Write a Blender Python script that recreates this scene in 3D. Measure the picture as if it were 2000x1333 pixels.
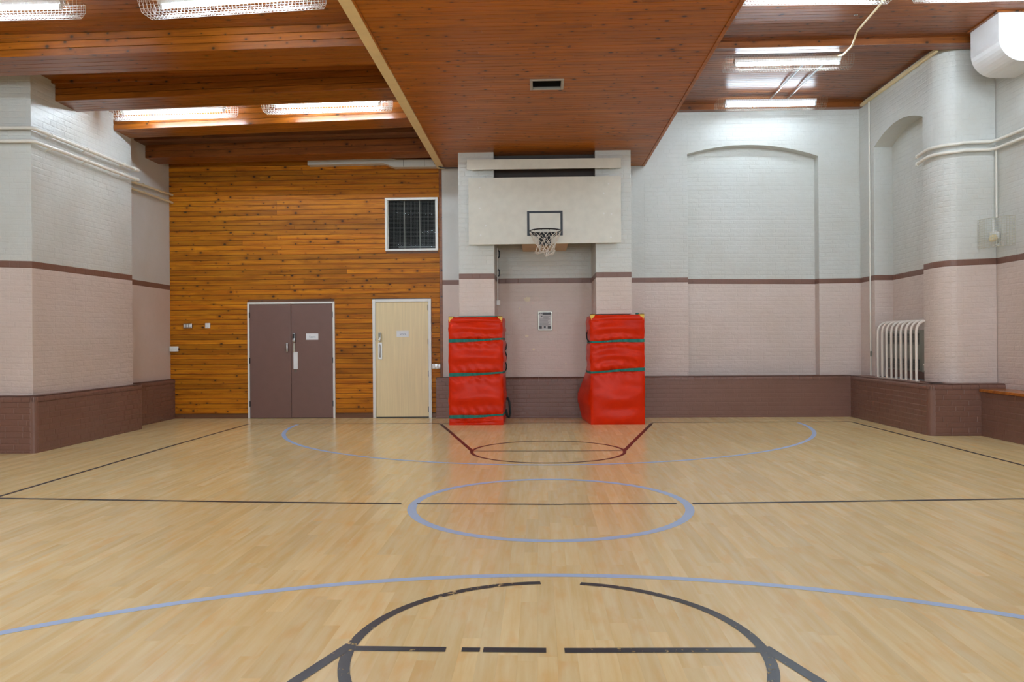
import bpy, bmesh, math, random
from mathutils import Vector, Matrix, noise

for _o in list(bpy.data.objects):
    bpy.data.objects.remove(_o, do_unlink=True)
scene = bpy.context.scene
COL = scene.collection
RND = random.Random(7)

# ------------------------------------------------------------------ camera, world, exposure
CAMZ = 1.355
YAW, PITCH, ROLL = -0.0352, -0.0007, -0.0078
TUBE_STRENGTH = 100.0
FILL_POWER = 125.0  # power of the added fill lights behind the camera
HALL_END = -5.2
EXPOSURE = 0.74

def camera_axes():
    f = Vector((math.sin(YAW), math.cos(YAW), 0)); r = Vector((math.cos(YAW), -math.sin(YAW), 0)); u = Vector((0, 0, 1))
    f, u = f * math.cos(PITCH) + u * math.sin(PITCH), u * math.cos(PITCH) - f * math.sin(PITCH)
    r, u = r * math.cos(ROLL) + u * math.sin(ROLL), u * math.cos(ROLL) - r * math.sin(ROLL)
    return r, u, f

cam_data = bpy.data.cameras.new('camera')
cam = bpy.data.objects.new('camera', cam_data)
COL.objects.link(cam)
_r, _u, _f = camera_axes()
cam.matrix_world = Matrix(((_r.x, _u.x, -_f.x, 0), (_r.y, _u.y, -_f.y, 0), (_r.z, _u.z, -_f.z, CAMZ), (0, 0, 0, 1)))
cam_data.sensor_width = 36.0
cam_data.lens = 36.0 * 1508 / 2000
cam_data.clip_start = 0.05
cam_data.clip_end = 100
scene.camera = cam

world = bpy.data.worlds.new('world')
scene.world = world
world.use_nodes = True
world.node_tree.nodes['Background'].inputs[0].default_value = (0.8, 0.85, 0.9, 1)
world.node_tree.nodes['Background'].inputs[1].default_value = 0.05

# added fill lights outside three invented window openings in the unseen end wall
for _i, _x in enumerate((-4.2, 0.0, 4.2)):
    _ld = bpy.data.lights.new('added_fill_light', 'AREA')
    _ld.shape = 'RECTANGLE'; _ld.size = 1.7; _ld.size_y = 2.7
    _ld.energy = FILL_POWER; _ld.color = (0.84, 0.97, 1.08)
    _lo = bpy.data.objects.new('added_fill_light', _ld)
    COL.objects.link(_lo)
    _lo.location = (_x, HALL_END - 0.12, 2.75)
    _lo.rotation_euler = (math.radians(90), 0, 0)

vs = scene.view_settings
vs.view_transform = 'Standard'
vs.look = 'None'
vs.gamma = 1
vs.use_curve_mapping = False
vs.exposure = EXPOSURE
scene.cycles.use_denoising = True
scene.cycles.max_bounces = 10
scene.cycles.diffuse_bounces = 6
scene.cycles.glossy_bounces = 4
scene.cycles.transparent_max_bounces = 12
scene.cycles.sample_clamp_indirect = 6.0

# ------------------------------------------------------------------ materials
def srgb(r, g, b):
    def c(v):
        v /= 255.0
        return v / 12.92 if v <= 0.04045 else ((v + 0.055) / 1.055) ** 2.4
    return (c(r), c(g), c(b), 1)

class NT:
    def __init__(self, name):
        self.m = bpy.data.materials.new(name)
        self.m.use_nodes = True
        self.t = self.m.node_tree
        self.bsdf = self.t.nodes['Principled BSDF']
        self.out = self.t.nodes['Material Output']
    def n(self, typ, **kw):
        nd = self.t.nodes.new(typ)
        for k, v in kw.items():
            if k.startswith('i_'):
                key = k[2:]
                key = int(key) if key.isdigit() else key
                nd.inputs[key].default_value = v
            else:
                setattr(nd, k, v)
        return nd
    def l(self, a, b):
        self.t.links.new(a, b)
    def math(self, op, a, b=None, c=None, clamp=False):
        nd = self.n('ShaderNodeMath', operation=op)
        nd.use_clamp = clamp
        for i, v in enumerate((a, b, c)):
            if v is None: continue
            if isinstance(v, (int, float)): nd.inputs[i].default_value = v
            else: self.l(v, nd.inputs[i])
        return nd.outputs[0]
    def mix(self, fac, a, b, blend='MIX'):
        nd = self.n('ShaderNodeMix', data_type='RGBA', blend_type=blend)
        for i, v in ((0, fac), (6, a), (7, b)):
            if isinstance(v, (int, float)): nd.inputs[i].default_value = v
            elif isinstance(v, tuple): nd.inputs[i].default_value = v
            else: self.l(v, nd.inputs[i])
        return nd.outputs[2]
    def ramp(self, fac, stops):
        nd = self.n('ShaderNodeValToRGB')
        el = nd.color_ramp.elements
        while len(el) < len(stops): el.new(0.5)
        for e, (p, c) in zip(el, stops):
            e.position = p
            e.color = c if isinstance(c, tuple) else (c, c, c, 1)
        self.l(fac, nd.inputs[0])
        return nd.outputs[0]
    def pos(self):
        return self.n('ShaderNodeNewGeometry').outputs['Position']
    def noise(self, vec, scale, detail=3, rough=0.55):
        nd = self.n('ShaderNodeTexNoise')
        nd.inputs['Scale'].default_value = scale
        nd.inputs['Detail'].default_value = detail
        nd.inputs['Roughness'].default_value = rough
        self.l(vec, nd.inputs['Vector'])
        return nd.outputs['Fac']
    def bump(self, h, strength, dist=0.01):
        nd = self.n('ShaderNodeBump')
        nd.inputs['Strength'].default_value = strength
        nd.inputs['Distance'].default_value = dist
        self.l(h, nd.inputs['Height'])
        self.l(nd.outputs[0], self.bsdf.inputs['Normal'])

def plain(name, col, rough=0.5, metal=0.0, spec=0.5, noise_amt=0.05, bump=0.0, bscale=60):
    k = NT(name)
    k.bsdf.inputs['Roughness'].default_value = rough
    k.bsdf.inputs['Metallic'].default_value = metal
    k.bsdf.inputs['Specular IOR Level'].default_value = spec
    p = k.pos()
    f = k.noise(p, 7.0, 4)
    dark = tuple(c * (1 - noise_amt * 2) for c in col[:3]) + (1,)
    k.l(k.ramp(f, [(0.3, dark), (0.65, col)]), k.bsdf.inputs['Base Color'])
    if bump:
        k.bump(k.noise(p, bscale, 4), bump, 0.004)
    return k.m

def paint(name, col, rough=0.4, lump=0.35, stain=0.06):
    """thick masonry paint: lumpy relief, faint dirt"""
    k = NT(name)
    p = k.pos()
    k.bsdf.inputs['Roughness'].default_value = rough
    k.bsdf.inputs['Specular IOR Level'].default_value = 0.4
    f1 = k.noise(p, 1.3, 5, 0.65)
    f2 = k.noise(p, 14, 4, 0.6)
    c2 = (col[0] * (1 - stain), col[1] * (1 - stain * 1.3), col[2] * (1 - stain * 1.8), 1)
    a = k.mix(k.ramp(f1, [(0.38, 0.0), (0.68, 1.0)]), col, c2)
    c3 = tuple(c * (1 - stain * 1.2) for c in col[:3]) + (1,)
    b = k.mix(k.ramp(f2, [(0.55, 0.0), (0.8, 1.0)]), a, c3)
    k.l(b, k.bsdf.inputs['Base Color'])
    mp = k.n('ShaderNodeMapping')
    mp.inputs['Scale'].default_value = (1, 1, 2.4)
    k.l(p, mp.inputs[0])
    h = k.math('ADD', k.math('MULTIPLY', k.noise(mp.outputs[0], 9, 3), 1.0), k.math('MULTIPLY', k.noise(p, 45, 3), 0.35))
    k.bump(h, lump, 0.012)
    return k.m

def timber(name, light, dark, rough=0.32, knot=1.0, tone_amt=0.35, coat=0.12, spec=0.35):
    """varnished pine boards running along X; knots, grain, tone of each board from the attribute 'tone'"""
    k = NT(name)
    p = k.pos()
    sep = k.n('ShaderNodeSeparateXYZ'); k.l(p, sep.inputs[0])
    at = k.n('ShaderNodeAttribute', attribute_name='tone')
    tone = at.outputs['Fac']
    seed = k.math('MULTIPLY', tone, 57.0)
    v = k.math('ADD', sep.outputs[1], sep.outputs[2])
    x = k.math('ADD', sep.outputs[0], seed)
    # grain
    cg = k.n('ShaderNodeCombineXYZ')
    k.l(k.math('MULTIPLY', x, 1.1), cg.inputs[0]); k.l(k.math('MULTIPLY', v, 34.0), cg.inputs[1]); k.l(seed, cg.inputs[2])
    g = k.noise(cg.outputs[0], 1.0, 5, 0.6)
    # knots
    ck = k.n('ShaderNodeCombineXYZ')
    k.l(k.math('MULTIPLY', x, 0.72), ck.inputs[0]); k.l(v, ck.inputs[1])
    vo = k.n('ShaderNodeTexVoronoi', voronoi_dimensions='2D')
    vo.inputs['Scale'].default_value = 6.0
    k.l(ck.outputs[0], vo.inputs['Vector'])
    sc = k.n('ShaderNodeSeparateColor'); k.l(vo.outputs['Color'], sc.inputs[0])
    rad = k.math('MULTIPLY_ADD', k.math('MULTIPLY', sc.outputs[0], sc.outputs[0]), 0.105 * knot, 0.032 * knot)
    on = k.math('GREATER_THAN', sc.outputs[1], 0.22)
    rel = k.math('DIVIDE', vo.outputs['Distance'], rad)
    kn = k.math('MULTIPLY', k.ramp(k.math('MULTIPLY', rel, 0.5), [(0.25, 1.0), (0.55, 0.0)]), on)
    halo = k.math('MULTIPLY', k.ramp(k.math('MULTIPLY', rel, 0.25), [(0.15, 1.0), (0.8, 0.0)]), on)
    c = k.mix(k.ramp(g, [(0.3, 0.0), (0.72, 1.0)]), dark, light)
    cs = k.n('ShaderNodeCombineXYZ')
    k.l(k.math('MULTIPLY', x, 2.2), cs.inputs[0]); k.l(k.math('MULTIPLY', v, 11.0), cs.inputs[1]); k.l(seed, cs.inputs[2])
    streak = k.noise(cs.outputs[0], 1.0, 3, 0.55)
    dk2 = tuple(q * 0.55 for q in dark[:3]) + (1,)
    c = k.mix(k.math('MULTIPLY', k.ramp(streak, [(0.52, 0.0), (0.75, 1.0)]), 0.6), c, dk2)
    c = k.mix(k.math('MULTIPLY', halo, 0.45), c, dk2)
    c = k.mix(k.math('MULTIPLY', kn, 0.92), c, (0.022, 0.011, 0.007, 1))
    # tone of a board
    tn = k.math('MULTIPLY_ADD', tone, tone_amt, 1.0 - tone_amt * 0.5)
    vm = k.n('ShaderNodeVectorMath', operation='SCALE')
    k.l(c, vm.inputs[0]); k.l(tn, vm.inputs['Scale'])
    k.l(vm.outputs[0], k.bsdf.inputs['Base Color'])
    k.bsdf.inputs['Roughness'].default_value = rough
    k.bsdf.inputs['Specular IOR Level'].default_value = spec
    k.bsdf.inputs['Coat Weight'].default_value = coat
    k.bsdf.inputs['Coat Roughness'].default_value = 0.22
    k.bump(g, 0.12, 0.003)
    return k.m

def floor_wood(name):
    """pale beech strip floor, strips along Y, semi-gloss"""
    k = NT(name)
    p = k.pos()
    sep = k.n('ShaderNodeSeparateXYZ'); k.l(p, sep.inputs[0])
    tone = k.n('ShaderNodeAttribute', attribute_name='tone').outputs['Fac']
    seed = k.math('MULTIPLY', tone, 91.0)
    cg = k.n('ShaderNodeCombineXYZ')
    k.l(k.math('MULTIPLY', sep.outputs[0], 22.0), cg.inputs[0])
    k.l(k.math('MULTIPLY', k.math('ADD', sep.outputs[1], seed), 1.5), cg.inputs[1])
    k.l(seed, cg.inputs[2])
    g = k.noise(cg.outputs[0], 1.0, 4, 0.55)
    cb = k.n('ShaderNodeCombineXYZ')
    k.l(k.math('MULTIPLY', sep.outputs[0], 9.0), cb.inputs[0])
    k.l(k.math('MULTIPLY', k.math('ADD', sep.outputs[1], seed), 3.2), cb.inputs[1])
    blot = k.noise(cb.outputs[0], 1.0, 3, 0.5)
    A, B, Cc = FLOOR_COLS
    c = k.mix(k.ramp(g, [(0.33, 0.0), (0.7, 1.0)]), A, B)
    c = k.mix(k.math('MULTIPLY', k.ramp(blot, [(0.52, 0.0), (0.72, 1.0)]), 0.55), c, Cc)
    tn = k.math('MULTIPLY_ADD', tone, 0.13, 0.935)
    vm = k.n('ShaderNodeVectorMath', operation='SCALE')
    k.l(c, vm.inputs[0]); k.l(tn, vm.inputs['Scale'])
    k.l(vm.outputs[0], k.bsdf.inputs['Base Color'])
    k.l(k.math('MULTIPLY_ADD', blot, 0.08, 0.17), k.bsdf.inputs['Roughness'])
    k.bsdf.inputs['Specular IOR Level'].default_value = 0.5
    return k.m

def court_paint(name, col, cut=1.2, scale=20.0):
    """floor paint worn through in places to the floor beneath"""
    k = NT(name)
    p = k.pos()
    f = k.noise(p, scale, 5, 0.7)
    big = k.noise(p, 1.7, 2, 0.5)
    m = k.math('ADD', f, k.math('MULTIPLY', big, 0.5))
    a = k.ramp(k.math('MULTIPLY', m, 0.5), [(min(0.97, cut * 0.5), 1.0), (min(1.0, cut * 0.5 + 0.01), 0.0)])
    k.bsdf.inputs['Base Color'].default_value = col
    k.bsdf.inputs['Roughness'].default_value = 0.33
    k.l(a, k.bsdf.inputs['Alpha'])
    return k.m

def emit(name, col, strength):
    k = NT(name)
    k.bsdf.inputs['Base Color'].default_value = (1, 1, 1, 1)
    k.bsdf.inputs['Emission Color'].default_value = col
    k.bsdf.inputs['Emission Strength'].default_value = strength
    return k.m

def vinyl(name, col):
    k = NT(name)
    p = k.pos()
    k.bsdf.inputs['Roughness'].default_value = 0.36
    k.bsdf.inputs['Specular IOR Level'].default_value = 0.2
    f = k.noise(p, 3.0, 4)
    dark = (col[0] * 0.86, col[1] * 0.75, col[2] * 0.75, 1)
    k.l(k.ramp(f, [(0.35, dark), (0.65, col)]), k.bsdf.inputs['Base Color'])
    mp = k.n('ShaderNodeMapping'); mp.inputs['Scale'].default_value = (1.6, 1.6, 3.2)
    k.l(p, mp.inputs[0])
    h = k.math('ADD', k.noise(mp.outputs[0], 2.2, 3), k.math('MULTIPLY', k.noise(p, 900, 1), 0.05))
    k.bump(h, 0.16, 0.03)
    return k.m

def laminate(name, col):
    k = NT(name)
    p = k.pos()
    sep = k.n('ShaderNodeSeparateXYZ'); k.l(p, sep.inputs[0])
    cg = k.n('ShaderNodeCombineXYZ')
    k.l(k.math('MULTIPLY', sep.outputs[0], 42.0), cg.inputs[0]); k.l(k.math('MULTIPLY', sep.outputs[2], 1.1), cg.inputs[1])
    g = k.noise(cg.outputs[0], 1.0, 4, 0.6)
    d = tuple(c * 0.86 for c in col[:3]) + (1,)
    k.l(k.ramp(g, [(0.3, d), (0.7, col)]), k.bsdf.inputs['Base Color'])
    k.bsdf.inputs['Roughness'].default_value = 0.42
    return k.m

FLOOR_COLS = (srgb(240, 212, 148), srgb(248, 230, 178), srgb(242, 196, 124))
M = {}
M['white'] = paint('white_masonry_paint', srgb(206, 208, 204), 0.36, 0.5)
M['white_smooth'] = paint('white_wall_paint', srgb(207, 207, 204), 0.45, 0.08)
M['pink'] = paint('pink_masonry_paint', srgb(212, 196, 188), 0.40, 0.60)
M['pink_smooth'] = paint('pink_wall_paint', srgb(212, 196, 187), 0.45, 0.10)
M['brown'] = paint('brown_masonry_paint', srgb(126, 92, 80), 0.36, 0.22, 0.10)
M['brown_smooth'] = paint('brown_band_paint', srgb(126, 92, 80), 0.40, 0.10, 0.08)
M['pine'] = timber('varnished_pine', srgb(198, 128, 24), srgb(152, 80, 10), 0.45, 1.0, 0.5, 0.02, 0.16)
M['pine_soffit'] = timber('soffit_pine', srgb(180, 106, 16), srgb(148, 82, 8), 0.36, 1.0, 0.26, 0.0, 0.2)
M['pine_beam'] = timber('beam_pine', srgb(152, 86, 20), srgb(118, 60, 10), 0.28, 1.0, 0.3, 0.12, 0.35)
M['pine_dark'] = timber('dark_pine', srgb(146, 84, 36), srgb(110, 58, 22), 0.32, 1.0, 0.3, 0.06, 0.28)
M['old_timber'] = timber('old_stained_timber', srgb(120, 78, 48), srgb(84, 52, 30), 0.5, 0.5)
M['floor'] = floor_wood('strip_floor')
M['sub'] = plain('subfloor', srgb(170, 138, 96), 0.8)
M['blue'] = court_paint('blue_court_paint', srgb(184, 212, 250), 1.9)
M['black'] = court_paint('black_court_paint', srgb(44, 47, 56), 0.91)
M['blackworn'] = court_paint('worn_black_court_paint', srgb(46, 49, 57), 0.85)
M['maroon'] = court_paint('worn_maroon_court_paint', srgb(74, 42, 40), 0.88)
M['cream'] = plain('cream_gloss', srgb(234, 214, 168), 0.4)
M['white_gloss'] = plain('white_gloss', srgb(226, 226, 222), 0.3, noise_amt=0.02)
M['white_metal'] = plain('white_enamel', srgb(228, 229, 230), 0.3, noise_amt=0.02)
M['pipe'] = plain('painted_pipe', srgb(226, 222, 212), 0.3, noise_amt=0.03)
M['pipe_tan_lit'] = plain('tan_lit_pipe', srgb(214, 196, 162), 0.35, noise_amt=0.03)  # tan light falling on the recess pipes is put into their colour
M['door_brown'] = plain('brown_door_paint', srgb(112, 82, 74), 0.42, noise_amt=0.03, bump=0.05, bscale=120)
M['door_ash'] = laminate('pale_ash_laminate', srgb(232, 213, 168))
M['steel'] = plain('brushed_steel', srgb(190, 190, 190), 0.3, 1.0)
M['black_metal'] = plain('black_metal', srgb(30, 33, 38), 0.4, 0.2)
M['black_plastic'] = plain('black_plastic', srgb(22, 23, 25), 0.4)
M['dark_panel'] = plain('dark_boarding', srgb(74, 66, 62), 0.7)
M['void'] = plain('dark_void', srgb(24, 22, 20), 0.9)  # near-black colour stands in for unlit space behind doors, window and vent
M['board'] = plain('white_backboard', srgb(214, 212, 200), 0.4, noise_amt=0.04)
M['board_black'] = plain('black_board_paint', srgb(36, 42, 50), 0.45)
M['ply'] = plain('pale_plywood', srgb(206, 176, 134), 0.5)
M['net'] = plain('white_net_cord', srgb(222, 214, 202), 0.8)
M['vinyl'] = vinyl('red_mat_vinyl', srgb(216, 44, 2))
M['yellow'] = plain('yellow_vinyl', srgb(226, 184, 50), 0.4)
M['green'] = plain('green_webbing', srgb(0, 114, 102), 0.6, noise_amt=0.08)
M['dark_strap'] = plain('dark_webbing', srgb(28, 44, 48), 0.7)
M['tube'] = emit('lit_tube', (0.82, 0.97, 1.10, 1), TUBE_STRENGTH * 1.36)
M['tube_dim'] = emit('lit_tube_dim', (0.82, 0.97, 1.10, 1), TUBE_STRENGTH * 0.6)
M['tube_right'] = emit('lit_tube_right', (0.82, 0.97, 1.10, 1), TUBE_STRENGTH * 0.85)
M['tube_twin'] = emit('dimmer_lit_tube', (0.82, 0.97, 1.10, 1), TUBE_STRENGTH * 0.20)  # twin tubes: emission turned down to soften the hot spot on the wall
M['wire'] = plain('white_wire', srgb(226, 228, 226), 0.35, noise_amt=0.02)
M['paper'] = plain('white_paper', srgb(226, 230, 234), 0.6, noise_amt=0.02)
M['ink'] = plain('blue_grey_ink', srgb(120, 138, 164), 0.6)
M['poster'] = plain('poster_grey', srgb(192, 190, 188), 0.35)
M['poster_dark'] = plain('poster_dark_ink', srgb(70, 70, 74), 0.5)
M['poster_mid'] = plain('poster_mid_ink', srgb(132, 130, 132), 0.5)
M['alu'] = plain('aluminium_frame', srgb(176, 172, 160), 0.35, 0.6)
M['heater'] = plain('grey_heater_case', srgb(136, 138, 128), 0.4)
M['heater_dark'] = plain('dark_heater_grille', srgb(42, 50, 54), 0.5)
M['bars'] = plain('cream_bar_enamel', srgb(226, 214, 202), 0.32, noise_amt=0.02)
M['mesh_wire'] = plain('dark_mesh_wire', srgb(84, 86, 84), 0.5)
M['cage'] = plain('olive_cage_wire', srgb(200, 198, 180), 0.5)
M['bench'] = timber('varnished_bench_top', srgb(196, 118, 44), srgb(146, 80, 26), 0.22, 0.5)
M['dust'] = plain('dusty_grey', srgb(120, 110, 100), 0.9, noise_amt=0.2)
M['plaster'] = plain('bare_plaster', srgb(228, 216, 190), 0.8)
_g = NT('window_glass')
_g.bsdf.inputs['Base Color'].default_value = (0.6, 0.65, 0.7, 1)
_g.bsdf.inputs['Transmission Weight'].default_value = 1.0
_g.bsdf.inputs['Roughness'].default_value = 0.05
_g.bsdf.inputs['IOR'].default_value = 1.10
M['glass'] = _g.m

# ------------------------------------------------------------------ mesh helpers
class MB:
    def __init__(self):
        self.v = []; self.f = []; self.mi = []; self.t = []
    def add(self, vs, fs, mi=0, tone=0.5):
        b = len(self.v)
        self.v += [tuple(p) for p in vs]
        for f in fs:
            self.f.append(tuple(i + b for i in f)); self.mi.append(mi); self.t.append(tone)
        return self
    def quad(self, a, b, c, d, mi=0, tone=0.5):
        return self.add([a, b, c, d], [(0, 1, 2, 3)], mi, tone)
    def box(self, x0, x1, y0, y1, z0, z1, mi=0, tone=0.5, bevel=0.0):
        x0, x1 = min(x0, x1), max(x0, x1); y0, y1 = min(y0, y1), max(y0, y1); z0, z1 = min(z0, z1), max(z0, z1)
        if bevel <= 0:
            vs = [(x, y, z) for z in (z0, z1) for y in (y0, y1) for x in (x0, x1)]
            return self.add(vs, [(0, 2, 3, 1), (4, 5, 7, 6), (0, 1, 5, 4), (2, 6, 7, 3), (0, 4, 6, 2), (1, 3, 7, 5)], mi, tone)
        b = min(bevel, (x1 - x0) * .45, (y1 - y0) * .45, (z1 - z0) * .45)
        bm = bmesh.new()
        bmesh.ops.create_cube(bm, size=1)
        for v in bm.verts:
            v.co = Vector(((x0 + x1) / 2 + v.co.x * (x1 - x0), (y0 + y1) / 2 + v.co.y * (y1 - y0), (z0 + z1) / 2 + v.co.z * (z1 - z0)))
        bmesh.ops.bevel(bm, geom=bm.edges[:], offset=b, segments=2, affect='EDGES', profile=0.5)
        bm.verts.index_update()
        self.add([v.co[:] for v in bm.verts], [[v.index for v in f.verts] for f in bm.faces], mi, tone)
        bm.free()
        return self
    def plate(self, O, U, V, N, lu, lv, t, c, mi=0, tone=0.5, back=False):
        """slab on plane (O,U,V) rising t along N, edges chamfered by c"""
        O, U, V, N = Vector(O), Vector(U), Vector(V), Vector(N)
        cu, cv = c if isinstance(c, tuple) else (c, c)
        cu, cv = min(cu, lu * .4), min(cv, lv * .4)
        lo = [O, O + U * lu, O + U * lu + V * lv, O + V * lv]
        hi = [O + U * cu + V * cv, O + U * (lu - cu) + V * cv, O + U * (lu - cu) + V * (lv - cv), O + U * cu + V * (lv - cv)]
        hi = [p + N * t for p in hi]
        fs = [(4, 5, 6, 7), (0, 1, 5, 4), (1, 2, 6, 5), (2, 3, 7, 6), (3, 0, 4, 7)]
        if back: fs.append((3, 2, 1, 0))
        if U.cross(V).dot(N) < 0: fs = [tuple(reversed(f)) for f in fs]
        return self.add(lo + hi, fs, mi, tone)
    def tube(self, pts, r, n=8, mi=0, closed=False, caps=True):
        pts = [Vector(p) for p in pts]
        m = len(pts)
        rings = []
        prev = None
        for i, p in enumerate(pts):
            if closed: d = pts[(i + 1) % m] - pts[i - 1]
            elif i == 0: d = pts[1] - p
            elif i == m - 1: d = p - pts[i - 1]
            else: d = (pts[i + 1] - p).normalized() + (p - pts[i - 1]).normalized()
            d.normalize()
            if prev is None:
                a = Vector((0, 0, 1)) if abs(d.z) < 0.9 else Vector((1, 0, 0))
                a = (a - d * a.dot(d)).normalized()
            else:
                a = (prev - d * prev.dot(d))
                a = a.normalized() if a.length > 1e-6 else d.orthogonal().normalized()
            prev = a
            b = d.cross(a)
            rr = r[i] if isinstance(r, (list, tuple)) else r
            rings.append([p + (a * math.cos(2 * math.pi * j / n) + b * math.sin(2 * math.pi * j / n)) * rr for j in range(n)])
        vs = [q for ring in rings for q in ring]
        fs = []
        for i in range(m if closed else m - 1):
            k = (i + 1) % m
            for j in range(n):
                fs.append((i * n + j, i * n + (j + 1) % n, k * n + (j + 1) % n, k * n + j))
        if caps and not closed:
            fs.append(tuple(reversed(range(n)))); fs.append(tuple(range((m - 1) * n, m * n)))
        return self.add(vs, fs, mi)
    def prism(self, poly, axis, a, b, mi=0):
        """polygon in the two other axes, extruded along axis from a to b"""
        def P(p, t):
            if axis == 'x': return (t, p[0], p[1])
            if axis == 'y': return (p[0], t, p[1])
            return (p[0], p[1], t)
        n = len(poly)
        vs = [P(p, a) for p in poly] + [P(p, b) for p in poly]
        fs = [tuple(range(n))[::-1], tuple(range(n, 2 * n))] + [(i, (i + 1) % n, n + (i + 1) % n, n + i) for i in range(n)]
        return self.add(vs, fs, mi)

def mesh_from(name, mb, origin, mats, smooth):
    me = bpy.data.meshes.new(name)
    o = Vector(origin)
    me.from_pydata([(v[0] - o.x, v[1] - o.y, v[2] - o.z) for v in mb.v], [], mb.f)
    for m in mats: me.materials.append(m)
    if len(mats) > 1: me.polygons.foreach_set('material_index', mb.mi)
    at = me.attributes.new('tone', 'FLOAT', 'FACE')
    at.data.foreach_set('value', mb.t)
    if smooth: me.polygons.foreach_set('use_smooth', [True] * len(me.polygons))
    me.update()
    return me

def wloc(o):
    p = Vector((0, 0, 0))
    while o is not None:
        p = p + Vector(o.location); o = o.parent
    return p

def obj(name, mb, mat, parent=None, origin=None, smooth=False, fix=True, label=None):
    mats = mat if isinstance(mat, list) else [mat]
    if parent is not None and origin is None: origin = wloc(parent)
    if origin is None:
        xs = [v[0] for v in mb.v]; ys = [v[1] for v in mb.v]; zs = [v[2] for v in mb.v]
        origin = ((min(xs) + max(xs)) / 2, (min(ys) + max(ys)) / 2, min(zs))
    me = mesh_from(name, mb, origin, mats, smooth)
    if fix and len(mb.f) < 60000:
        bm = bmesh.new(); bm.from_mesh(me)
        bmesh.ops.recalc_face_normals(bm, faces=bm.faces[:])
        bm.to_mesh(me); bm.free()
    if smooth and hasattr(me, 'set_sharp_from_angle'):
        me.set_sharp_from_angle(angle=math.radians(42))
    o = bpy.data.objects.new(name, me)
    COL.objects.link(o)
    if parent is not None:
        o.parent = parent
        o.location = Vector(origin) - wloc(parent)
    else:
        o.location = origin
    if label: o['label'] = label
    return o

def tag(o, label, cat, group=None, kind=None):
    o['label'] = label; o['category'] = cat
    if group: o['group'] = group
    if kind: o['kind'] = kind
    return o

def thing(name, loc, label, cat, group=None, kind=None):
    o = bpy.data.objects.new(name, None)
    o.empty_display_size = 0.1
    COL.objects.link(o)
    o.location = loc
    return tag(o, label, cat, group, kind)

def copy_tree(o, parent=None):
    c = o.copy(); COL.objects.link(c)
    c.parent = parent
    for ch in list(o.children): copy_tree(ch, c)
    return c

def cam_depth(p):
    return (Vector(p) - Vector((0, 0, CAMZ))).dot(_f)

def cam_px(p):
    d = Vector(p) - Vector((0, 0, CAMZ)); w = d.dot(_f)
    if w <= 0.1: return None
    return 1000 + 1508 * d.dot(_r) / w, 666.5 - 1508 * d.dot(_u) / w

def in_view(p, m=20):
    q = cam_px(p)
    return q is not None and -m < q[0] < 2000 + m and -m < q[1] < 1333 + m

def pieces(name, joined_name, recs, parent, limit, mind=0.0):
    """recs: (centre, plate-arguments, material). The largest in view become parts, the rest one joined part per material."""
    scored = []
    for i, (c, args, mat) in enumerate(recs):
        s = -1.0
        if in_view(c):
            d = cam_depth(c)
            s = min(args[5], 10) * args[4] / (d * d)
            if mind and args[5] * 1508 / d < mind: s = -1.0
        scored.append((s, i))
    scored.sort(reverse=True)
    keep = set(i for s, i in scored[:limit] if s > 0)
    rest = {}
    for i, (c, args, mat) in enumerate(recs):
        tone = RND.random()
        if i in keep:
            mb = MB().plate(*args, tone=tone, back=True)
            obj(name, mb, M[mat], parent, fix=False)
        else:
            rest.setdefault(mat, MB()).plate(*args, tone=tone)
    for mat, mb in rest.items():
        o = obj(joined_name, mb, M[mat], parent, fix=False)
        o['kind'] = 'stuff'

# ------------------------------------------------------------------ brickwork
CH = 0.0752           # course height
BAND = 0.0855         # painted dado band is one course high

def brick_strip(recs, P0, P1, N, z0, z1, zd0, zd1, zone='dado', skip=None, rough=1.0, bl=0.225, phase=0, proud=0.0019, chunk=None):
    """bricks on the vertical plane from P0 to P1 (plan points), courses hung from the dado heights zd0..zd1"""
    P0 = Vector((P0[0], P0[1], 0)); P1 = Vector((P1[0], P1[1], 0))
    L = (P1 - P0).length; D = (P1 - P0) / L
    slope = (zd1 - zd0) / L
    U = (D + Vector((0, 0, slope))).normalized(); V = Vector((0, 0, 1)); N = Vector((N[0], N[1], 0)).normalized()
    k = -int((zd0 - z0) / CH) - 2
    while True:
        zb = zd0 - BAND / 2 + k * CH
        if k > 0: zb += BAND - CH
        h = BAND if k == 0 else CH
        if zb > z1 + 0.02: break
        k += 1
        lo, hi = max(zb, z0), min(zb + h, z1)
        if hi - lo < 0.012: continue
        row = k + phase
        x = -(0.1125 if row % 2 else 0.0) - (0.06 if row % 3 == 0 else 0)
        while x < L:
            ln = bl if (row % 2 == 0 or RND.random() < 0.75) else bl / 2
            a, b = max(x, 0), min(x + ln, L)
            x += ln
            if b - a < 0.03: continue
            g = 0.0022; gv = 0.0035
            gu = g if RND.random() < 0.6 else 0.0
            z = lo + slope * a
            O = P0 + D * (a + gu) + V * (z + gv)
            lu, lv = b - a - 2 * gu, hi - lo - 2 * gv
            c = P0 + D * ((a + b) / 2) + V * ((lo + hi) / 2 + slope * a)
            if skip and skip(a, b, lo, hi, c): continue
            t = proud * (0.75 + 0.5 * RND.random() * rough)
            if zone == 'dado':
                kk = k - 1
                mat = 'brown' if kk == 0 else ('white' if kk > 0 else 'pink')
            else:
                mat = zone
            recs.append((c, (O, U, V, N, lu, lv, t, 0.008), mat))

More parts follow.
